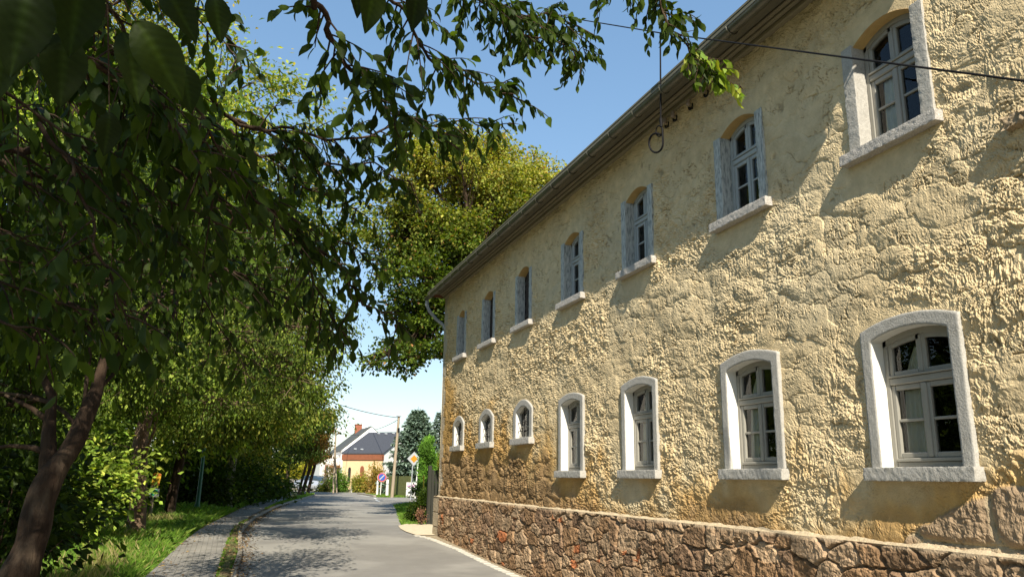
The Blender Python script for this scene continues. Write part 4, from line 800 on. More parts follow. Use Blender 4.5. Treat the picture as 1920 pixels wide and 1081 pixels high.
# ------------------------------------------------------------------ trees beyond the house
mg = np.array([8.0, 28.0, .2])
def mpal(P, m):
    c = pick(MID+GREEN[:1], m); y_ = pick(YEL+[(.42, .37, .08), (.36, .37, .07), (.32, .34, .07)], m); q = np.clip((P[:, 2]-9.6)/4.0+rng.normal(0, .3, m), 0, 1)[:, None]; r_ = pick(RED, m); z = (rng.random((m, 1)) < .04+.10*(P[:, 2:3] > 14))
    c = c*(1-q)+y_*q; return np.where(z, r_, c)  # yellower with height: turning leaves, plus the sunlit top put into the colour
mc = [(760, 430, 28, 1.5, 1.3), (850, 320, 28, 1.8, 1.3), (930, 330, 29, 1.8, 1.3), (800, 540, 27, 1.5, 1.2), (880, 470, 28, 2.0, 1.6), (740, 670, 26, .9, .45), (790, 640, 26.5, 1.2, .7), (830, 600, 27, 1.5, 1.2), (1000, 350, 30, 1.3, .8), (900, 270, 29, 1.0, .7), (780, 400, 28, 1.1, .9), (950, 420, 29, 1.8, 1.4), (830, 470, 30, 1.8, 1.5), (745, 490, 28, .8, .7), (770, 590, 27, .8, .6), (700, 680, 26, .5, .3), (1020, 330, 31, 1.1, .8), (740, 390, 28, .7, .6)]+[(rng.uniform(740, 960), rng.uniform(280, 600), rng.uniform(26.5, 29.5), rng.uniform(.5, .9), rng.uniform(.4, .7)) for _ in range(12)]
make_tree('maple_tree', 'large maple turning yellow behind the far corner of the farmhouse', 'tree', tuple(mg), [mg+[0, 0, -.2], mg+[0, 0, 2.5], mg+[-.1, 0, 5], mg+[.1, 0, 8], mg+[0, 0, 11]], [.42, .34, .30, .22, .1],
    [(at(a, b_, c_), (r*1.12, r*1.12, rz*1.1)) for a, b_, c_, r, rz in mc], 98000, .125, GREEN, palf=mpal, sub=38, sig=.15, hollow=.7, twr=.018, droop=.4, width=1.5)
# spruce: whorls of drooping boughs with dense short needles tufts
def spruce(base, h, r, label, pal, n):
    root = thing('spruce_tree', label, 'tree', tuple(base)); tb = MB(); lb_ = MB(); b = np.array(base); tb.tube([b, b+[0, 0, h*.5], b+[0, 0, h]], [.18, .1, .015], 8)
    ps, ds = [], []; z = .5
    while z < h*.97:
        f = 1-z/h; L_ = r*(f**.75)*1.0+.15; k = int(9+6*f)
        for a in np.linspace(0, 2*math.pi, k, endpoint=False)+rng.random()*3:
            d = np.array([math.cos(a), math.sin(a), 0]); l = L_*(.75+.4*rng.random()); s0 = b+[0, 0, z]; e = s0+d*l+np.array([0, 0, -.12*l]); m = s0+d*l*.5+np.array([0, 0, -.18*l]); bp_ = bez(s0, m, e, 6); tb.tube(bp_, np.linspace(.025, .006, 6), 4, cap=False)
            nn = int(n*l/r/150)+4; u_ = rng.random(nn)**.6; q = u_*5; i0 = np.clip(q.astype(int), 0, 4); p_ = bp_[i0]+(bp_[i0+1]-bp_[i0])*(q-i0)[:, None]; side = np.cross(d, [0, 0, 1]); w_ = rng.normal(0, 1, (nn, 1))*(.28*l*(1.1-u_[:, None]))
            ps.append(p_+side*w_+np.array([0, 0, -1])*np.abs(rng.normal(0, .05, (nn, 1)))); ds.append(d*.8+side*np.sign(w_)*.6+rng.normal(0, .35, (nn, 3)))
        z += .34*(.6+.5*f)
    P = np.concatenate(ps); D = np.concatenate(ds); Nr = rng.normal(0, .5, P.shape)+[0, 0, 1]; add_leaves(lb_, P, D, Nr, .30*(.7+.6*rng.random(len(P))), pick(pal, len(P)), width=.8)
    tb.build('trunk', M['bark'], root, smooth=True); lb_.build('crown', M['needle'], root)
sg = onground(779, 68); spruce(tuple(sg), 7.4, 3.3, 'blue green spruce with layered boughs left of the priority sign', [(.14, .20, .15), (.19, .25, .19), (.09, .14, .10)], 26000)
sg = onground(822, 80); spruce(tuple(sg), 8.3, 1.9, 'paler spruce farther back, half hidden by the farmhouse corner', [(.12, .17, .12), (.09, .13, .09)], 5000)
tg = onground(800, 48); c = tg+[0, 0, 1.7]
bush('thuja', 'tall bright green columnar thuja behind the priority sign', 'conifer', tuple(tg), [(tg+[0, 0, 1.0], (.50, .5, .9)), (tg+[0, 0, 1.9], (.52, .5, .8)), (tg+[0, 0, 2.7], (.50, .5, .7)), (tg+[0, 0, 3.3], (.36, .36, .45))], 17000, .11, [(.10, .22, .02), (.14, .28, .03), (.07, .16, .02)], mat_='needle', droop=-1.2, sig=.22)
tg = onground(798, 44); bush('shrub', 'leafy green shrub at the foot of the thuja behind the yellow marker post', 'shrub', tuple(tg), [(tg+[0, 0, .55], (.65, .6, .5)), (tg+[.6, .4, .6], (.6, .6, .6))], 5000, .11, MID+GREEN[:1])
tg = onground(826, 50); bush('shrub', 'yellow green shrub at the farmhouse corner beyond the garden gate', 'shrub', tuple(tg), [(tg+[0, 0, 1.6], (.7, .7, 1.2)), (tg+[.3, 0, 2.4], (.5, .6, .8))], 5000, .13, YEL+MID)
tg = np.array([5.98, 25.2, .2]); bush('shrub', 'dark shrub in the shade at the far corner of the farmhouse', 'shrub', tuple(tg), [(tg+[-.05, .2, .42], (.34, .4, .34)), (tg+[.15, .4, .65], (.26, .4, .32)), (tg+[-.2, .6, .25], (.3, .4, .22))], 6500, .085, GREEN)
tg = np.array([5.55, 23.9, .2]); bush('dried_plant', 'small reddish dried plant on the sandy apron by the corner', 'plant', tuple(tg), [(tg+[0, 0, .28], (.16, .2, .22))], 350, .05, [(.22, .11, .08), (.28, .15, .1)])

# ------------------------------------------------------------------ far cottages, poles, signs, fences
def gable_house(name, label, A, B, depth, eave, ridge, wallm, roofm, over=.25, away=1):
    """A-B is the front (eave) wall seen first; the ridge runs parallel to A-B."""
    A = np.array(A, float); B = np.array(B, float); u = unit(B-A); v = np.array([-u[1], u[0], 0])*away; z0 = A[2]
    root = thing(name, label, 'house', tuple((A+B)/2)); b = MB(); up = np.array([0, 0, 1.0])
    C_, D_ = B+v*depth, A+v*depth; e = up*eave; rg = up*ridge
    for p0, p1 in ((A, B), (B, C_), (C_, D_), (D_, A)): b.add([p0-up*.3, p1-up*.3, p1+e, p0+e], [(0, 1, 2, 3)])
    b.build('wall', M[wallm], root); b = MB(); o_ = u*.03; b.add([B-up*.3+o_, C_-up*.3+o_, C_+e+o_, (B+C_)/2+rg-up*.02+o_, B+e+o_], [(0, 1, 2), (0, 2, 4), (4, 2, 3)]); b.add([A+e-o_, D_+e-o_, (A+D_)/2+rg-up*.02-o_], [(0, 1, 2)]); b.build('gable', M['whitewall'], root)  # gable ends in white, standing for sun glare on the apricot render
    rb = MB(); sl_ = (ridge-eave)/(depth/2)
    for (p0, p1, s_) in ((A, B, 1), (D_, C_, -1)):
        lo0 = p0-u*over-v*s_*over+e-up*over*sl_; lo1 = p1+u*over-v*s_*over+e-up*over*sl_; hi0 = (A+D_)/2-u*over+rg; hi1 = (B+C_)/2+u*over+rg; t_ = up*.12
        V = [lo0, lo1, hi1, hi0, lo0+t_, lo1+t_, hi1+t_, hi0+t_]; rb.add(V, [(0, 3, 2, 1), (4, 5, 6, 7), (0, 1, 5, 4), (1, 2, 6, 5), (2, 3, 7, 6), (3, 0, 4, 7)])
    rb.build('roof', M[roofm], root); return root, A, B, u, v
A = onground(641, 76); B = onground(717, 72.8)
cot, A, B, u, v = gable_house('cottage', 'small apricot cottage with a dark slate roof and arched windows at the bend', A, B, 8.0, 3.45, 5.5, 'orangewall', 'slate', .12)
up = np.array([0, 0, 1.0]); Lc = np.linalg.norm(B-A)
def slab(mb, p, u_, wd, n_, th, z0, z1, m=0):       # upright slab centred at p along u_
    a = p-u_*wd/2; b_ = p+u_*wd/2; V = [q+n_*s_+up*z for q in (a, b_) for s_ in (0, th) for z in (z0, z1)]; mb.add(V, [(0, 1, 3, 2), (4, 6, 7, 5), (0, 4, 5, 1), (2, 3, 7, 6), (0, 2, 6, 4), (1, 5, 7, 3)], m)
b = MB(); slab(b, (A+B)/2-v*.09, u, Lc+.15, v, .1, 2.85, 3.35); b.build('eave_board', M['brown'], cot)
for f_, wd, z0, z1, mm in ((.19, .30, .95, 2.15, 'dark'), (.50, .42, .85, 2.25, 'brown'), (.80, .30, 1.2, 2.3, 'dark')):
    p = A+u*Lc*f_-v*.03; b = MB(); n = 8; out = [(-wd/2, z0), (wd/2, z0)]+[(wd/2*math.cos(a), z1-wd/2+wd*.7*math.sin(a)) for a in np.linspace(0, math.pi, n)]
    V = [p+u*x+up*z for x, z in out]; V2 = [q+v*.05 for q in V]; k = len(V); b.add(V+V2, [(0, i, i+1) for i in range(1, k-1)]); b.add(V+V2, [(i, (i+1) % k, k+(i+1) % k, k+i) for i in range(k)])
    w_ = b.build('window', M[mm], cot)
    b = MB(); slab(b, p-v*.06, u, wd+.16, v, .1, z0-.1, z0-.02); b.build('sill', M['kerb'], w_)
for f_, hh in ((.30, .9), (.5, .88), (.68, .9), (.93, .8), (.22, .12), (.40, .1)):
    b = MB(); q = A+v*(4.0*hh)+u*Lc*f_+up*(3.45+2.05*hh+.12); b.box(q[0]-.13, q[0]+.13, q[1]-.1, q[1]+.1, q[2], q[2]+.13, bev=.02); b.build('snow_hook', M['signback'], cot)
# step by its door
b = MB(); p = onground(652, 73); b.box(p[0]-1.0, p[0]+1.1, 72.7, 73.9, .15, .45, bev=.03); tag(b.build('stone_step', M['kerb'], origin=(p[0], 73.3, .2)), 'low pale stone step in front of the apricot cottage', 'step')

# white gabled house: its gable wall faces the road, ridge running back
G0 = onground(638, 81); G1 = onground(745, 79); u2 = unit(G1-G0); v2 = np.array([-u2[1], u2[0], 0]); v2 = unit(np.array([-.02, 1.0, 0]))
whouse = thing('white_house', 'white rendered house with a grey slate roof and brick chimney behind the cottage', 'house', tuple((G0+G1)/2)); Ld = 8.0; ev = 3.9; rgz = 6.2
Am = (G0+G1)/2; b = MB(); K0, K1 = G0+v2*Ld, G1+v2*Ld
b.add([G0-up*.3, G1-up*.3, G1+up*ev, Am+up*rgz, G0+up*ev], [(0, 1, 2), (0, 2, 4), (4, 2, 3)]); b.add([G0-up*.3, K0-up*.3, K0+up*ev, G0+up*ev], [(0, 1, 2, 3)]); b.add([G1-up*.3, K1-up*.3, K1+up*ev, G1+up*ev], [(0, 1, 2, 3)]); b.add([K0-up*.3, K1-up*.3, K1+up*ev, (K0+K1)/2+up*rgz, K0+up*ev], [(0, 1, 2), (0, 2, 4), (4, 2, 3)])
b.build('wall', M['whitewall'], whouse)
b = MB()
for (p0, s_) in ((G0, -1), (G1, 1)):
    o_ = u2*s_*.2-up*.2*(rgz-ev)/(np.linalg.norm(G1-G0)/2); a, b_ = p0+up*ev+o_+v2*.12, p0+v2*Ld+up*ev+o_; c_, d_ = Am+up*rgz+v2*.12, Am+v2*Ld+up*rgz
    V = [a, b_, d_, c_]; V = V+[q+up*.12 for q in V]; b.add(V, [(0, 1, 2, 3), (4, 5, 6, 7), (0, 1, 5, 4), (1, 2, 6, 5), (2, 3, 7, 6), (3, 0, 4, 7)])
b.build('roof', M['slate2'], whouse)
ch = Am+v2*6.3+u2*(-.25)+up*rgz; b = MB(); b.box(ch[0]-.35, ch[0]+.35, ch[1]-.3, ch[1]+.3, ch[2]-.5, ch[2]+.55, bev=.02); b.box(ch[0]-.4, ch[0]+.4, ch[1]-.35, ch[1]+.35, ch[2]+.55, ch[2]+.63, bev=.01); b.build('chimney', M['brick'], whouse)
ch = ch+v2*1.2+u2*.9; b = MB(); b.box(ch[0]-.35, ch[0]+.35, ch[1]-.3, ch[1]+.3, ch[2]-1, ch[2]+.95, bev=.02); b.tube([ch+up*.9, ch+up*1.7], .05, 6); b.build('chimney', M['whitewall'], whouse)
a = onground(599, 80.5); b = MB(); w1 = G0+v2*1.5
V = [a+up*(-.3), w1-up*.3, w1+v2*5-up*.3, a+v2*5-up*.3]; V += [q+up*3.75 for q in V]; b.add(V, [(0, 1, 5, 4), (1, 2, 6, 5), (2, 3, 7, 6), (3, 0, 4, 7), (4, 5, 6, 7)]); b.build('annex', M['whitewall'], whouse)
ua = unit(w1-a); na = np.array([ua[1], -ua[0], 0]); b = MB(); slab(b, a+ua*.95+na*.02, ua, .42, na, .04, 1.0, 2.45); w_ = b.build('window', M['brown'], whouse); b = MB(); slab(b, a+ua*.95+na*.07, ua, .26, na, .02, 1.1, 2.3); b.build('pane', M['carglass'], w_); b = MB(); slab(b, a+ua*.95+na*.02, ua, .6, na, .12, .9, .98); b.build('sill', M['kerb'], w_)
b = MB(); pq = a+ua*2.2; slab(b, pq+na*.0, ua, 1.6, na, .9, 2.2, 2.42); b.build('door_canopy', M['brown'], whouse)
b = MB(); b.tube([G0+up*4.0+na*.1, G0+up*.1+na*.1], .05, 6); b.build('downpipe', M['signback'], whouse)

# poles and wires
def pole(px, py_top, Y, label, r=.11, lean=(0, 0), m='polewood'):
    g = onground(px, Y, -.1); t_ = at(px+lean[0], py_top, Y+lean[1]); root = thing('utility_pole', label, 'pole', tuple(g)); b = MB(); b.tube([g, (g+t_)/2, t_], [r*1.25, r*1.1, r*.85], 10); b.build('shaft', M[m], root, smooth=True); return root, t_
pr, PT = pole(737, 780, 58, 'weathered wooden utility pole in front of the blue green spruce', .10, (11, 0))
b = MB(); b.box(PT[0]-.16, PT[0]+.16, PT[1]-.16, PT[1]+.16, PT[2]-.02, PT[2]+.05, bev=.01); b.build('cap', M['signback'], pr); b = MB(); b.tube([PT+[-.3, 0, -.45], PT+[.2, 0, -.45]], .025, 6); b.build('crossarm', M['signback'], pr)
b = MB(); q = PT+[0, -.14, -1.0]; b.box(q[0]-.08, q[0]+.08, q[1]-.05, q[1]+.05, q[2]-.15, q[2]+.15, bev=.02); b.build('junction_box', M['iron'], pr)
pr2, PT2 = pole(627, 808, 69, 'twin legged wooden pole beside the white house', .07, (3, 0))
b = MB(); g_ = onground(634, 69.3, -.1); b.tube([g_, PT2+[0, .1, -1.2]], [.07, .06], 8); b.build('brace', M['polewood'], pr2, smooth=True)
b = MB(); b.tube([PT2+[-.5, 0, -.2], PT2+[.5, 0, -.2]], .03, 6); b.build('crossarm', M['iron'], pr2)
def wire(name, a, b_, sag, r, label, cat='cable', m='iron'):
    a, b_ = np.array(a), np.array(b_); t_ = np.linspace(0, 1, 25)[:, None]; P = a+(b_-a)*t_; P[:, 2] -= (4*sag*t_*(1-t_))[:, 0]; mb = MB(); mb.tube(P, r, 5); return tag(mb.build(name, M[m], origin=a, smooth=True), label, cat)
wire('overhead_wire', PT+[0, 0, -.1], at(480, 690, 50), .5, .022, 'thin overhead cable running left from the weathered pole into the trees')
wire('overhead_wire', PT+[0, 0, -.2], Am+v2*.1+up*(rgz-.3), .15, .02, 'thin cable from the weathered pole to the gable of the white house')
wire('overhead_wire', PT2+[0, 0, -.2], at(560, 830, 66), .25, .018, 'thin cable leaving the twin legged pole to the left')
wire('overhead_wire', PT2+[.1, 0, -.1], Am+v2*4+up*(rgz-.5), .15, .018, 'thin cable between the twin legged pole and the roof of the white house')
# the cable over the street with its drip loop
W1 = atx(1238, 62, 4.62); W0 = at(1105, 40, 9.8); W0b = W0+(W0-W1)*3.2; W2 = atx(1990, 161, 4.25)
mb = MB(); mb.tube([W0b, W0+[0, 0, .0], (W0+W1)/2, W1], .009, 6); mb.tube([W1, (W1+W2)/2, W2, W2+(W2-W1)*.6], .009, 6); tag(mb.build('overhead_wire', M['iron'], origin=W1, smooth=True), 'dark cable crossing in front of the gutter and the nearest upper window', 'cable')
L0 = W1; kx = lambda px, py: atx(px, py, 4.72)
hang = thing('cable_loop', 'black cable hanging from the wire with a round drip loop below the gutter', 'cable', tuple(L0)); hang['_w'] = [float(x) for x in L0]
b = MB(); b.tube([W1, (W1*2+kx(1239, 232))/3, kx(1239, 232)], [.010, .010, .013], 6); b.tube([kx(1239, 222), kx(1240, 238)], [.022, .018], 8); b.build('drop_cable', M['iron'], hang, smooth=True)
b = MB(); b.tube([kx(1236+6*math.sin(a), 246-10*math.cos(a)) for a in np.linspace(0, 2*math.pi, 14)], .009, 6); b.tube([kx(1242, 240), kx(1243, 262)]+[kx(1230+13*math.cos(a), 268+18*math.sin(a)) for a in np.linspace(.1, 4.9, 18)]+[kx(1238, 252)], .013, 6); b.build('loop', M['iron'], hang, smooth=True)

# priority sign
def disc(mb, c, r, y0, y1, n=24, m=0): mb.prism([(c[0]+r*math.cos(a), c[2]+r*math.sin(a)) for a in np.linspace(0, 2*math.pi, n, endpoint=False)], y0, y1, 'y', m)
def diamond(mb, c, r, y0, y1, m=0): mb.prism([(c[0]+r, c[2]), (c[0], c[2]+r), (c[0]-r, c[2]), (c[0], c[2]-r)], y0, y1, 'y', m)
c = at(776, 859.5, 50); g = onground(772, 50, -.05); ps = thing('road_sign', 'priority road sign, amber diamond with a white border on a grey post', 'sign', tuple(g))
b = MB(); b.tube([g, np.array([c[0]-.05, 50.03, c[2]+.2])], .035, 8); b.build('post', M['signback'], ps, smooth=True)
b = MB(); diamond(b, c, .44, 49.96, 49.99); pl = b.build('plate', M['signback'], ps)
b = MB(); diamond(b, c, .41, 49.952, 49.958); b.build('border', M['signwhite'], pl); b = MB(); diamond(b, c, .25, 49.944, 49.950); b.build('centre', M['signback'], pl); b = MB(); diamond(b, c, .235, 49.936, 49.942); b.build('centre_face', M['orangesign'], pl)
# no-parking sign
c = at(716, 894, 61.6); g = onground(715, 61.6, -.05); ns = thing('road_sign', 'round blue no parking sign with a red rim on a white post', 'sign', tuple(g))
b = MB(); b.tube([g, c+[0, .06, .2]], .04, 8); b.build('post', M['white'], ns, smooth=True); b = MB(); disc(b, c, .35, 61.56, 61.59); pl = b.build('plate', M['white'], ns)
b = MB(); disc(b, c, .33, 61.55, 61.557); b.build('rim', M['red'], pl); b = MB(); disc(b, c, .25, 61.54, 61.547); b.build('face', M['blue'], pl)
b = MB(); k = .17; b.prism([(c[0]-k-.03, c[2]-k+.03), (c[0]-k+.03, c[2]-k-.03), (c[0]+k+.03, c[2]+k-.03), (c[0]+k-.03, c[2]+k+.03)], 61.53, 61.537, 'y'); b.build('bar', M['signwhite'], pl)
# bollards
def bollard(px, Y, h, label, r=.09):
    g = onground(px, Y); root = thing('bollard', label, 'bollard', tuple(g), 'white posts by the far kerb'); b = MB(); b.tube([g-[0, 0, .05], g+[0, 0, h*.75], g+[0, 0, h*.97], g+[0, 0, h]], [r*1.15, r, r*.9, r*.5], 10); b.build('post', M['white'], root, smooth=True)
    b = MB(); b.tube([g+[0, 0, h*.70], g+[0, 0, h*.76]], r*1.12, 10); b.build('band', M['signback'], root, smooth=True)
bollard(709, 61.8, 1.12, 'white post between the cottage shrubs and the round sign', .08); bollard(727.5, 60.0, 1.2, 'white post right of the round sign at the end of the fence', .11); bollard(662.5, 72.5, .85, 'short white post in front of the cottage step', .12); bollard(626, 73.0, .4, 'tiny white stub before the green shrub', .07)
g = onground(491, 54); b = MB(); b.tube([g+[0, 0, .0], g+[.05, 0, 1.9]], [.07, .06], 8); tag(b.build('marker_post', M['white'], origin=g, smooth=True), 'white post standing among the dark shrubs left of the bend', 'post')
g = onground(545, 50); hp = thing('marker_sign', 'short white marker with a round disc in the grass verge', 'sign', tuple(g)); b = MB(); b.tube([g, g+[.02, 0, .62]], .03, 8); b.build('post', M['white'], hp, smooth=True); b = MB(); c = g+[.0, -.06, .30]; disc(b, c, .13, c[1]-.02, c[1]+.02, 14); b.build('disc', M['white'], hp)
# gas marker and thin flag pole
g = onground(795, 40, -.05); gm_ = thing('marker_post', 'bright yellow marker post with a pointed cap before the thuja shrub', 'post', tuple(g)); t_ = at(794.5, 893, 40); b = MB(); b.tube([g, t_], .035, 10); b.build('post', M['yellow'], gm_, smooth=True)
b = MB(); b.tube([t_+[0, 0, -.05], t_+[0, 0, 0.0], t_+[0, 0, .02], t_+[0, 0, .10]], [.05, .065, .05, .008], 10); b.build('cap', M['yellow'], gm_, smooth=True)
g = onground(780, 54, -.05); t_ = at(784, 866, 54); b = MB(); b.tube([g, t_], [.05, .04], 8); tag(b.build('thin_pole', M['white'], origin=g, smooth=True), 'thin white pole leaning just right of the priority sign', 'pole')

# olive board fence with the white notice board
F0 = onground(729, 66); F1 = onground(770, 57.5); uf = unit(F1-F0); Lf = np.linalg.norm(F1-F0); nf = np.array([uf[1], -uf[0], 0])
fen = thing('board_fence', 'olive green upright board fence below the spruce', 'fence', tuple((F0+F1)/2))
b = MB(); k = 0
while k*.13 < Lf: slab(b, F0+uf*(k*.13+.06), uf, .115, nf, .025, .05, 1.45+.02*random.random()); k += 1
b.build('boards', M['fencegreen'], fen)
for f_ in (0, .33, .66, 1): b = MB(); q = F0+uf*Lf*f_-nf*.06; b.box(q[0]-.06, q[0]+.06, q[1]-.06, q[1]+.06, .1, 1.6, bev=.01); b.build('post', M['fencegreen'], fen)
b = MB(); slab(b, F0+uf*(-.75)-nf*0, uf, .9, nf, .04, .1, 1.35); tag(b.build('gate_panel', M['brown'], origin=F0-uf*.75), 'rust brown gate panel between the two white posts', 'gate')
q = F1+uf*-.2-nf*-.1; nbx = thing('notice_board', 'white notice board with red and purple lines fixed before the olive fence', 'sign', tuple(q)); c0 = at(771, 916, 56.5); b = MB(); w_ = .36
b.box(c0[0]-w_, c0[0]+w_, 56.5, 56.54, c0[2]-.50, c0[2]+.46, bev=.008); b.build('panel', M['white'], nbx)
pu = mat('print_purple', (.30, .05, .25), rough=.6)
b = MB()
for (zz, hh, x0, x1) in ((.30, .035, -.28, .28), (.20, .05, -.30, .22)): b.box(c0[0]+x0, c0[0]+x1, 56.49, 56.497, c0[2]+zz-hh/2, c0[2]+zz+hh/2)
b.build('print_lines', pu, nbx); b = MB(); b.box(c0[0]-.2, c0[0]+.1, 56.49, 56.497, c0[2]-.30, c0[2]-.24); b.box(c0[0]-.12, c0[0]+.02, 56.49, 56.497, c0[2]-.23, c0[2]-.18); b.build('print_mark', M['signback'], nbx)
b = MB(); b.tube([(c0[0]-w_+.05, 56.57, .1), (c0[0]-w_+.05, 56.57, c0[2])], .03, 6); b.tube([(c0[0]+w_-.05, 56.57, .1), (c0[0]+w_-.05, 56.57, c0[2])], .03, 6); b.build('legs', M['signback'], nbx)
# garden gate in the shade of the farmhouse
q = np.array([5.95, 24.2, .2]); gg = thing('garden_gate', 'dark wooden garden gate in the shade behind the farmhouse corner', 'gate', tuple(q)); b = MB()
for k in range(26): b.box(5.90+k*.1, 5.985+k*.1, 24.2, 24.225, .22, 1.82, bev=.004)
b.build('boards', M['darkwood'], gg); b = MB(); b.box(5.88, 8.5, 24.23, 24.27, .5, .6, bev=.005); b.box(5.88, 8.5, 24.23, 24.27, 1.5, 1.6, bev=.005); b.build('rails', M['darkwood'], gg); b = MB(); b.box(5.78, 5.89, 24.18, 24.29, .15, 1.95, bev=.01); b.build('post', M['darkwood'], gg)

# back fence, hedges, car on the left of the bend
A = onground(505, 88); B = onground(590, 84); uf = unit(B-A); nf = np.array([uf[1], -uf[0], 0]); Lf = np.linalg.norm(B-A); bf = thing('board_fence', 'low grey board fence under the yellow hedge beyond the bend', 'fence', tuple((A+B)/2)); b = MB(); k = 0
while k*.16 < Lf: slab(b, A+uf*(k*.16), uf, .14, nf, .03, .02, 1.0+.03*random.random()); k += 1
b.build('boards', M['fencegrey'], bf)
for f_ in (0, .25, .5, .62, .75, 1): b = MB(); q = A+uf*Lf*f_-nf*-.05; b.box(q[0]-.07, q[0]+.07, q[1]-.07, q[1]+.07, .1, 1.12, bev=.01); b.build('post', M['fencegrey'], bf)
def hedge(name, label, px0, px1, Y, ztop, pal, n, dens=.2):
    a, b_ = onground(px0, Y), onground(px1, Y-2); L_ = np.linalg.norm(b_-a); cl = [((a+(b_-a)*f_)+up*(ztop*.5), (max(.8, L_/8), .8, ztop*.5)) for f_ in np.linspace(.08, .92, 6)]; bush(name, label, 'hedge', tuple((a+b_)/2), cl, n, dens, pal, sub=26)
hedge('hedge', 'clipped yellow green hedge behind the low grey fence', 512, 580, 90, 2.7, [(.32, .30, .03), (.24, .26, .03), (.36, .30, .04)], 11000)
hedge('hedge', 'blue green conifer hedge left of the white house', 582, 601, 90, 2.5, [(.10, .20, .10), (.07, .15, .08)], 4500)
def sh(px, Y, rx, rz, pal, label, n=2600, ls=.16, z=.5):
    g = onground(px, Y); bush('garden_shrub', label, 'shrub', tuple(g), [(g+up*rz*z*1.3, (rx, rx*.8, rz*.75)), (g+[rx*.4, .2, rz*.5], (rx*.6, rx*.5, rz*.5))], n, ls, pal, group='shrubs in front of the cottages')
sh(611, 73.5, .7, .8, MID+YEL[:1], 'grey green shrub beside the parked car'); sh(627, 73, .7, 1.7, [(.24, .17, .09), (.16, .16, .06)], 'tall brownish shrub against the white house'); sh(637, 72.4, .7, 1.1, [(.10, .20, .03), (.14, .22, .04)], 'fresh green shrub at the cottage corner')
sh(670, 72, .4, 1.1, YEL, 'slim yellowish shrub under the left cottage window', 1800); sh(682, 72, .45, 1.2, [(.32, .32, .04), (.22, .26, .03)], 'yellow shrub under the middle cottage window', 1800); sh(702, 71, .95, 1.6, [(.30, .22, .05), (.22, .20, .05), (.34, .20, .05)], 'broad orange tinged shrub before the right cottage window', 5000)
# parked car
def car(c, yaw):
    root = thing('parked_car', 'silver saloon car parked before the white house', 'car', tuple(c)); ca_, s_ = math.cos(yaw), math.sin(yaw)
    def tr(mb):
        mb.v = [np.column_stack([c[0]+V[:, 0]*ca_-V[:, 1]*s_, c[1]+V[:, 0]*s_+V[:, 1]*ca_, c[2]+V[:, 2]]) for V in mb.v]; return mb
    def loft(sections):      # (x, half width bottom, half width top, z0, z1)
        V = []; 
        for x, wb, wt, z0, z1 in sections: V += [(x, -wb, z0), (x, -wb*1.0, (z0+z1)/2), (x, -wt, z1), (x, wt, z1), (x, wb, (z0+z1)/2), (x, wb, z0)]
        k = len(sections); F = [(r_*6+i, r_*6+(i+1) % 6, (r_+1)*6+(i+1) % 6, (r_+1)*6+i) for r_ in range(k-1) for i in range(6)]; mb = MB(); mb.add(V, F); mb.add(V, [(0, 1, 2, 3), (0, 3, 4, 5)]); o = (k-1)*6; mb.add(V, [(o, o+3, o+2, o+1), (o, o+5, o+4, o+3)]); return mb
    tr(loft([(-2.15, .72, .66, .35, .72), (-2.05, .82, .74, .28, .93), (-1.3, .86, .80, .22, .98), (0, .87, .82, .2, .96), (.9, .87, .80, .2, .92), (1.75, .84, .74, .25, .80), (2.1, .74, .62, .33, .62)])).build('body', M['carpaint'], root, smooth=True)
    tr(loft([(-1.55, .74, .60, .95, .98), (-1.0, .74, .58, .94, 1.36), (.1, .74, .58, .93, 1.40), (.45, .74, .58, .92, 1.30), (1.05, .74, .66, .90, .93)])).build('cabin_glass', M['carglass'], root)
    mb = MB(); mb.box(-.98, .2, -.56, .56, 1.37, 1.42, bev=.02); tr(mb).build('roof', M['carpaint'], root)
    for x in (-1.3, 1.32):
        for y in (-.78, .78):
            mb = MB(); mb.tube([(x, y-.1, .31), (x, y+.1, .31)], .31, 18); wh = tr(mb).build('wheel', M['black'], root, smooth=False); mb = MB(); mb.tube([(x, y-.115, .31), (x, y+.115, .31)], .19, 12); tr(mb).build('rim', M['rim'], wh)
    for y in (-.55, .55):
        mb = MB(); mb.box(1.98, 2.1, y-.14, y+.14, .52, .64, bev=.02); tr(mb).build('headlight', M['white'], root); mb = MB(); mb.box(-2.17, -2.06, y-.12, y+.12, .66, .8, bev=.02); tr(mb).build('taillight', M['red'], root)
cg = onground(596, 77); car(cg, -.75)
# trail sign
g = onground(281, 32, -.05); g[0] = at(281, 960, 31)[0]; g = np.array([at(280, 975, 27)[0], 27, .15]); ts = thing('trail_sign', 'wooden post carrying a yellow plate above a green and white plate', 'sign', tuple(g)); t_ = at(289, 905, 27)
b = MB(); b.tube([g, t_], [.055, .05], 4); b.build('post', M['polewood'], ts)
c = at(293, 897, 26.9); b = MB(); b.prism([(c[0]-.12, c[2]-.18), (c[0]+.10, c[2]-.18), (c[0]+.14, c[2]+.14), (c[0]+.02, c[2]+.20), (c[0]-.09, c[2]+.15)], 26.86, 26.9, 'y'); pl = b.build('yellow_plate', mat('plate_amber', (.50, .30, .02), rough=.7, var=.4, vscale=9), ts); b = MB(); b.box(c[0]-.12, c[0]+.11, 26.845, 26.855, c[2]-.19, c[2]-.11); b.box(c[0]-.08, c[0]+.13, 26.845, 26.855, c[2]+.10, c[2]+.15); b.build('plate_stripe', mat('plate_brown', (.45, .12, .02), rough=.6), pl)
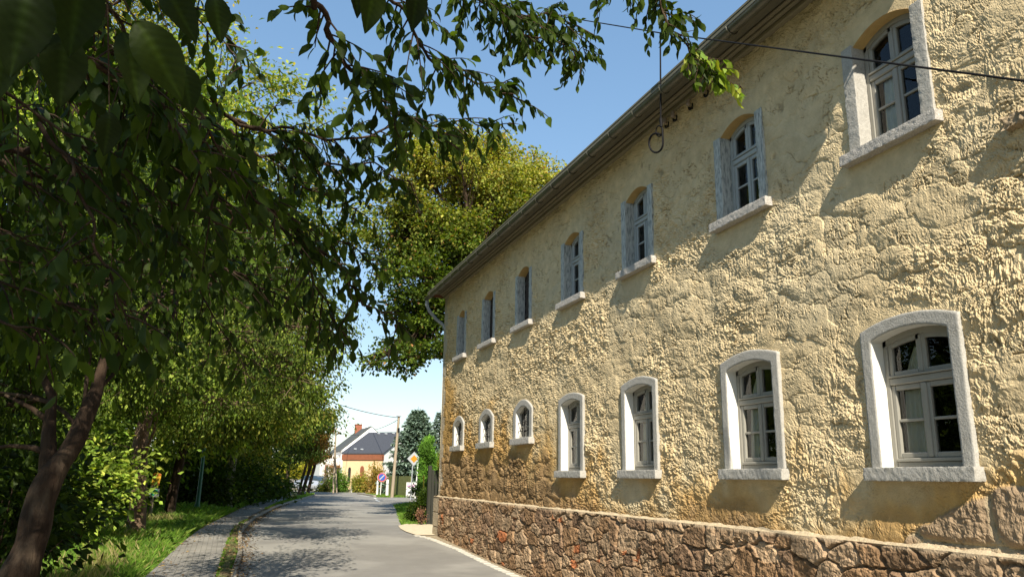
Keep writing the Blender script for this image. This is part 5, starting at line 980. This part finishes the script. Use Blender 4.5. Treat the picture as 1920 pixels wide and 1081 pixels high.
c = at(289, 923, 26.9); b = MB(); b.box(c[0]-.14, c[0]+.14, 26.86, 26.9, c[2]-.13, c[2]+.13, bev=.01); pl = b.build('green_plate', M['signwhite'], ts); b = MB(); k = .1; b.prism([(c[0]-k, c[2]-.03), (c[0]-.03, c[2]-k), (c[0]+k, c[2]+.03), (c[0]+.03, c[2]+k)], 26.845, 26.855, 'y'); b.prism([(c[0]-k, c[2]+k-.01), (c[0]-k, c[2]+.04), (c[0]+k, c[2]+.06), (c[0]+k, c[2]+k)], 26.838, 26.844, 'y'); b.build('green_marking', M['signgreen'], pl)
# green lamp post
g = onground(376, 32.5, -.05); t_ = at(388, 800, 32.5); lp = thing('lamp_post', 'dark green painted lamp post beside the paved path, its head among the leaves', 'lamp post', tuple(g)); b = MB(); b.tube([g, g+(t_-g)*.25, t_], [.085, .07, .05], 12); b.build('post', M['green'], lp, smooth=True)
b = MB(); b.tube([g+[0, 0, .0], g+[0, 0, .35]], [.10, .10], 12); b.build('base', M['green'], lp, smooth=True); b = MB(); b.tube([t_, t_+[.05, 0, .25], t_+[.35, 0, .4]], [.05, .04, .03], 8); b.build('arm', M['green'], lp, smooth=True); b = MB(); b.tube([t_+[.3, 0, .40], t_+[.5, 0, .38], t_+[.75, 0, .36], t_+[.8, 0, .36]], [.06, .11, .09, .03], 10, flat=.6); b.build('lamp_head', M['signback'], lp, smooth=True)
# distant wooded rise closing the horizon
tl = MB(); m = 26000; X = rng.uniform(-260, 260, m); Y = 210+rng.uniform(0, 30, m)+.05*np.abs(X); hh = 5+4*fbm(X*.03, X*0, 41, 4)+2.5*fbm(X*.15, X*0, 42, 3); Z = rng.random(m)*np.maximum(hh, 1.5); D = rng.normal(0, 1, (m, 3)); Nr = rng.normal(0, .5, (m, 3))+[0, -.4, .8]
add_leaves(tl, np.stack([X, Y, Z], 1), D, Nr, 1.7*(.6+.8*rng.random(m)), pick([(.06, .09, .03), (.09, .12, .04), (.05, .08, .03)], m), width=1.3); tag(tl.build('distant_woods', M['leaf'], origin=(0, 220, 0)), 'far line of woods on the horizon beyond the village', 'woods', kind='stuff')

# ------------------------------------------------------------------ grass, tall dry grass, fallen leaves
def blades(name, label, X, Y, Z, h, wd, pal, lean=.5):
    n = len(X); mb = MB(); a = rng.uniform(0, 2*math.pi, n); d = np.stack([np.cos(a), np.sin(a), 0*a], 1); P = np.stack([X, Y, Z], 1); w_ = np.broadcast_to(wd, (n,))[:, None]; hv = h[:, None]*np.array([0, 0, 1.0]); ln = rng.normal(0, lean, (n, 2))*h[:, None]; ln = np.concatenate([ln, np.zeros((n, 1))], 1)
    V = np.stack([P-d*w_, P+d*w_, P+hv*.6+ln*.35+d*w_*.6, P+hv+ln], 1).reshape(-1, 3); k = np.arange(n)[:, None]*4; mb.add(V, np.concatenate([k+[0, 1, 2], k+[0, 2, 3]], 0).reshape(-1, 3), 0, np.repeat(pick(pal, n, .2), 4, 0)); return tag(mb.build(name, M['grass'], origin=(X.mean(), Y.mean(), 0)), label, 'grass', kind='stuff')
GR = [(.10, .20, .02), (.15, .26, .03), (.07, .14, .02), (.20, .27, .05)]
n = 110000; Y = 9+rng.random(n)**1.5*50; X = interp(PATH_L, Y)-.02-rng.random(n)**1.3*(2.2+.09*Y); k = fbm(X*.9, Y*.9, 301, 3); h = (.05+.11*rng.random(n))*(1+1.2*np.clip(k+.1, -.4, 1))*(1+.02*(Y-9)); edge_ = np.clip((interp(PATH_L, Y)-X)/.25, .25, 1); h = h*edge_
blades('grass', 'green grass between the paved path and the trees', X, Y, H(Y)-.05, np.maximum(h, .02)+.03, .005+.0006*Y*.5, GR)
n = 42000; Y = 8+rng.random(n)**1.4*54; xl = np.where(Y < 54, interp(PATH_R, Y), interp(PATH_R, Y)+(Y-54)*.22); xr = interp(ROAD_L, Y)-.09; X = xl+(xr-xl)*rng.random(n); ok = (fbm(X*2.3, Y*1.1, 311, 3) > -.22) & (xr-xl > .1); X, Y = X[ok], Y[ok]
blades('grass', 'green grass verge between the path and the kerb', X, Y, H(Y)+.05, (.02+.05*rng.random(len(X)))*np.clip(.5+(Y-12)*.03, .5, 2), .003+.0004*Y, GR)
n = 9000; Y = rng.uniform(24.2, 46, n); X = interp(ROAD_R, Y)+.05+rng.random(n)**1.5*3.0; blades('grass', 'green grass right of the road beyond the farmhouse', X, Y, H(Y)-.05, .08+.08*rng.random(n), .012, GR)
n = 7000; Y = rng.uniform(58, 66, n); X = 10.15+rng.random(n)*2.6; blades('grass', 'strip of grass in front of the olive fence', X, Y, H(Y)-.05, .08+.06*rng.random(n), .02, GR)
n = 2600; ctr = np.array([[at(q[0], q[1], q[2])[0], q[2]] for q in ((230, 950, 17.5), (200, 960, 16), (250, 950, 19.5), (150, 990, 14), (215, 950, 21), (300, 955, 26))]); k = rng.integers(0, len(ctr), n); X = ctr[k, 0]+rng.normal(0, .3, n); Y = ctr[k, 1]+rng.normal(0, .5, n)
blades('tall_grass', 'tall dry straw coloured grass at the foot of the short thick trunk', X, Y, H(Y)-.05, .10+.26*rng.random(n), .004, [(.40, .32, .16), (.30, .26, .10), (.22, .24, .06)], .25)
mb = MB(); n = 5200; Y = 8+rng.random(n)**1.3*34; q = rng.random(n); X = np.where(q < .5, interp(ROAD_L, Y)+np.abs(rng.normal(0, .16, n))-.1*(rng.random(n) < .3), np.where(q < .8, interp(PATH_R, Y)+rng.random(n)*.35, interp(PATH_L, Y)+rng.normal(.05, .18, n))); Z = H(Y)+np.where(X > interp(ROAD_L, Y), .012, .10); Z = np.where(X < interp(PATH_R, Y), H(Y)+.058, Z)
D = rng.normal(0, 1, (n, 3)); D[:, 2] *= .15; Nr = rng.normal(0, .25, (n, 3))+[0, 0, 1]; add_leaves(mb, np.stack([X, Y, Z], 1), D, Nr, .055*(.6+.8*rng.random(n)), pick([(.20, .12, .06), (.14, .09, .05), (.28, .20, .08), (.10, .07, .04)], n), width=1.2)
tag(mb.build('fallen_leaves', M['dry'], origin=(0, 20, 0)), 'brown fallen leaves gathered along the kerb and path edges', 'leaves', kind='stuff')
# drop the helper property
for o in bpy.data.objects:
    if '_w' in o: del o['_w']
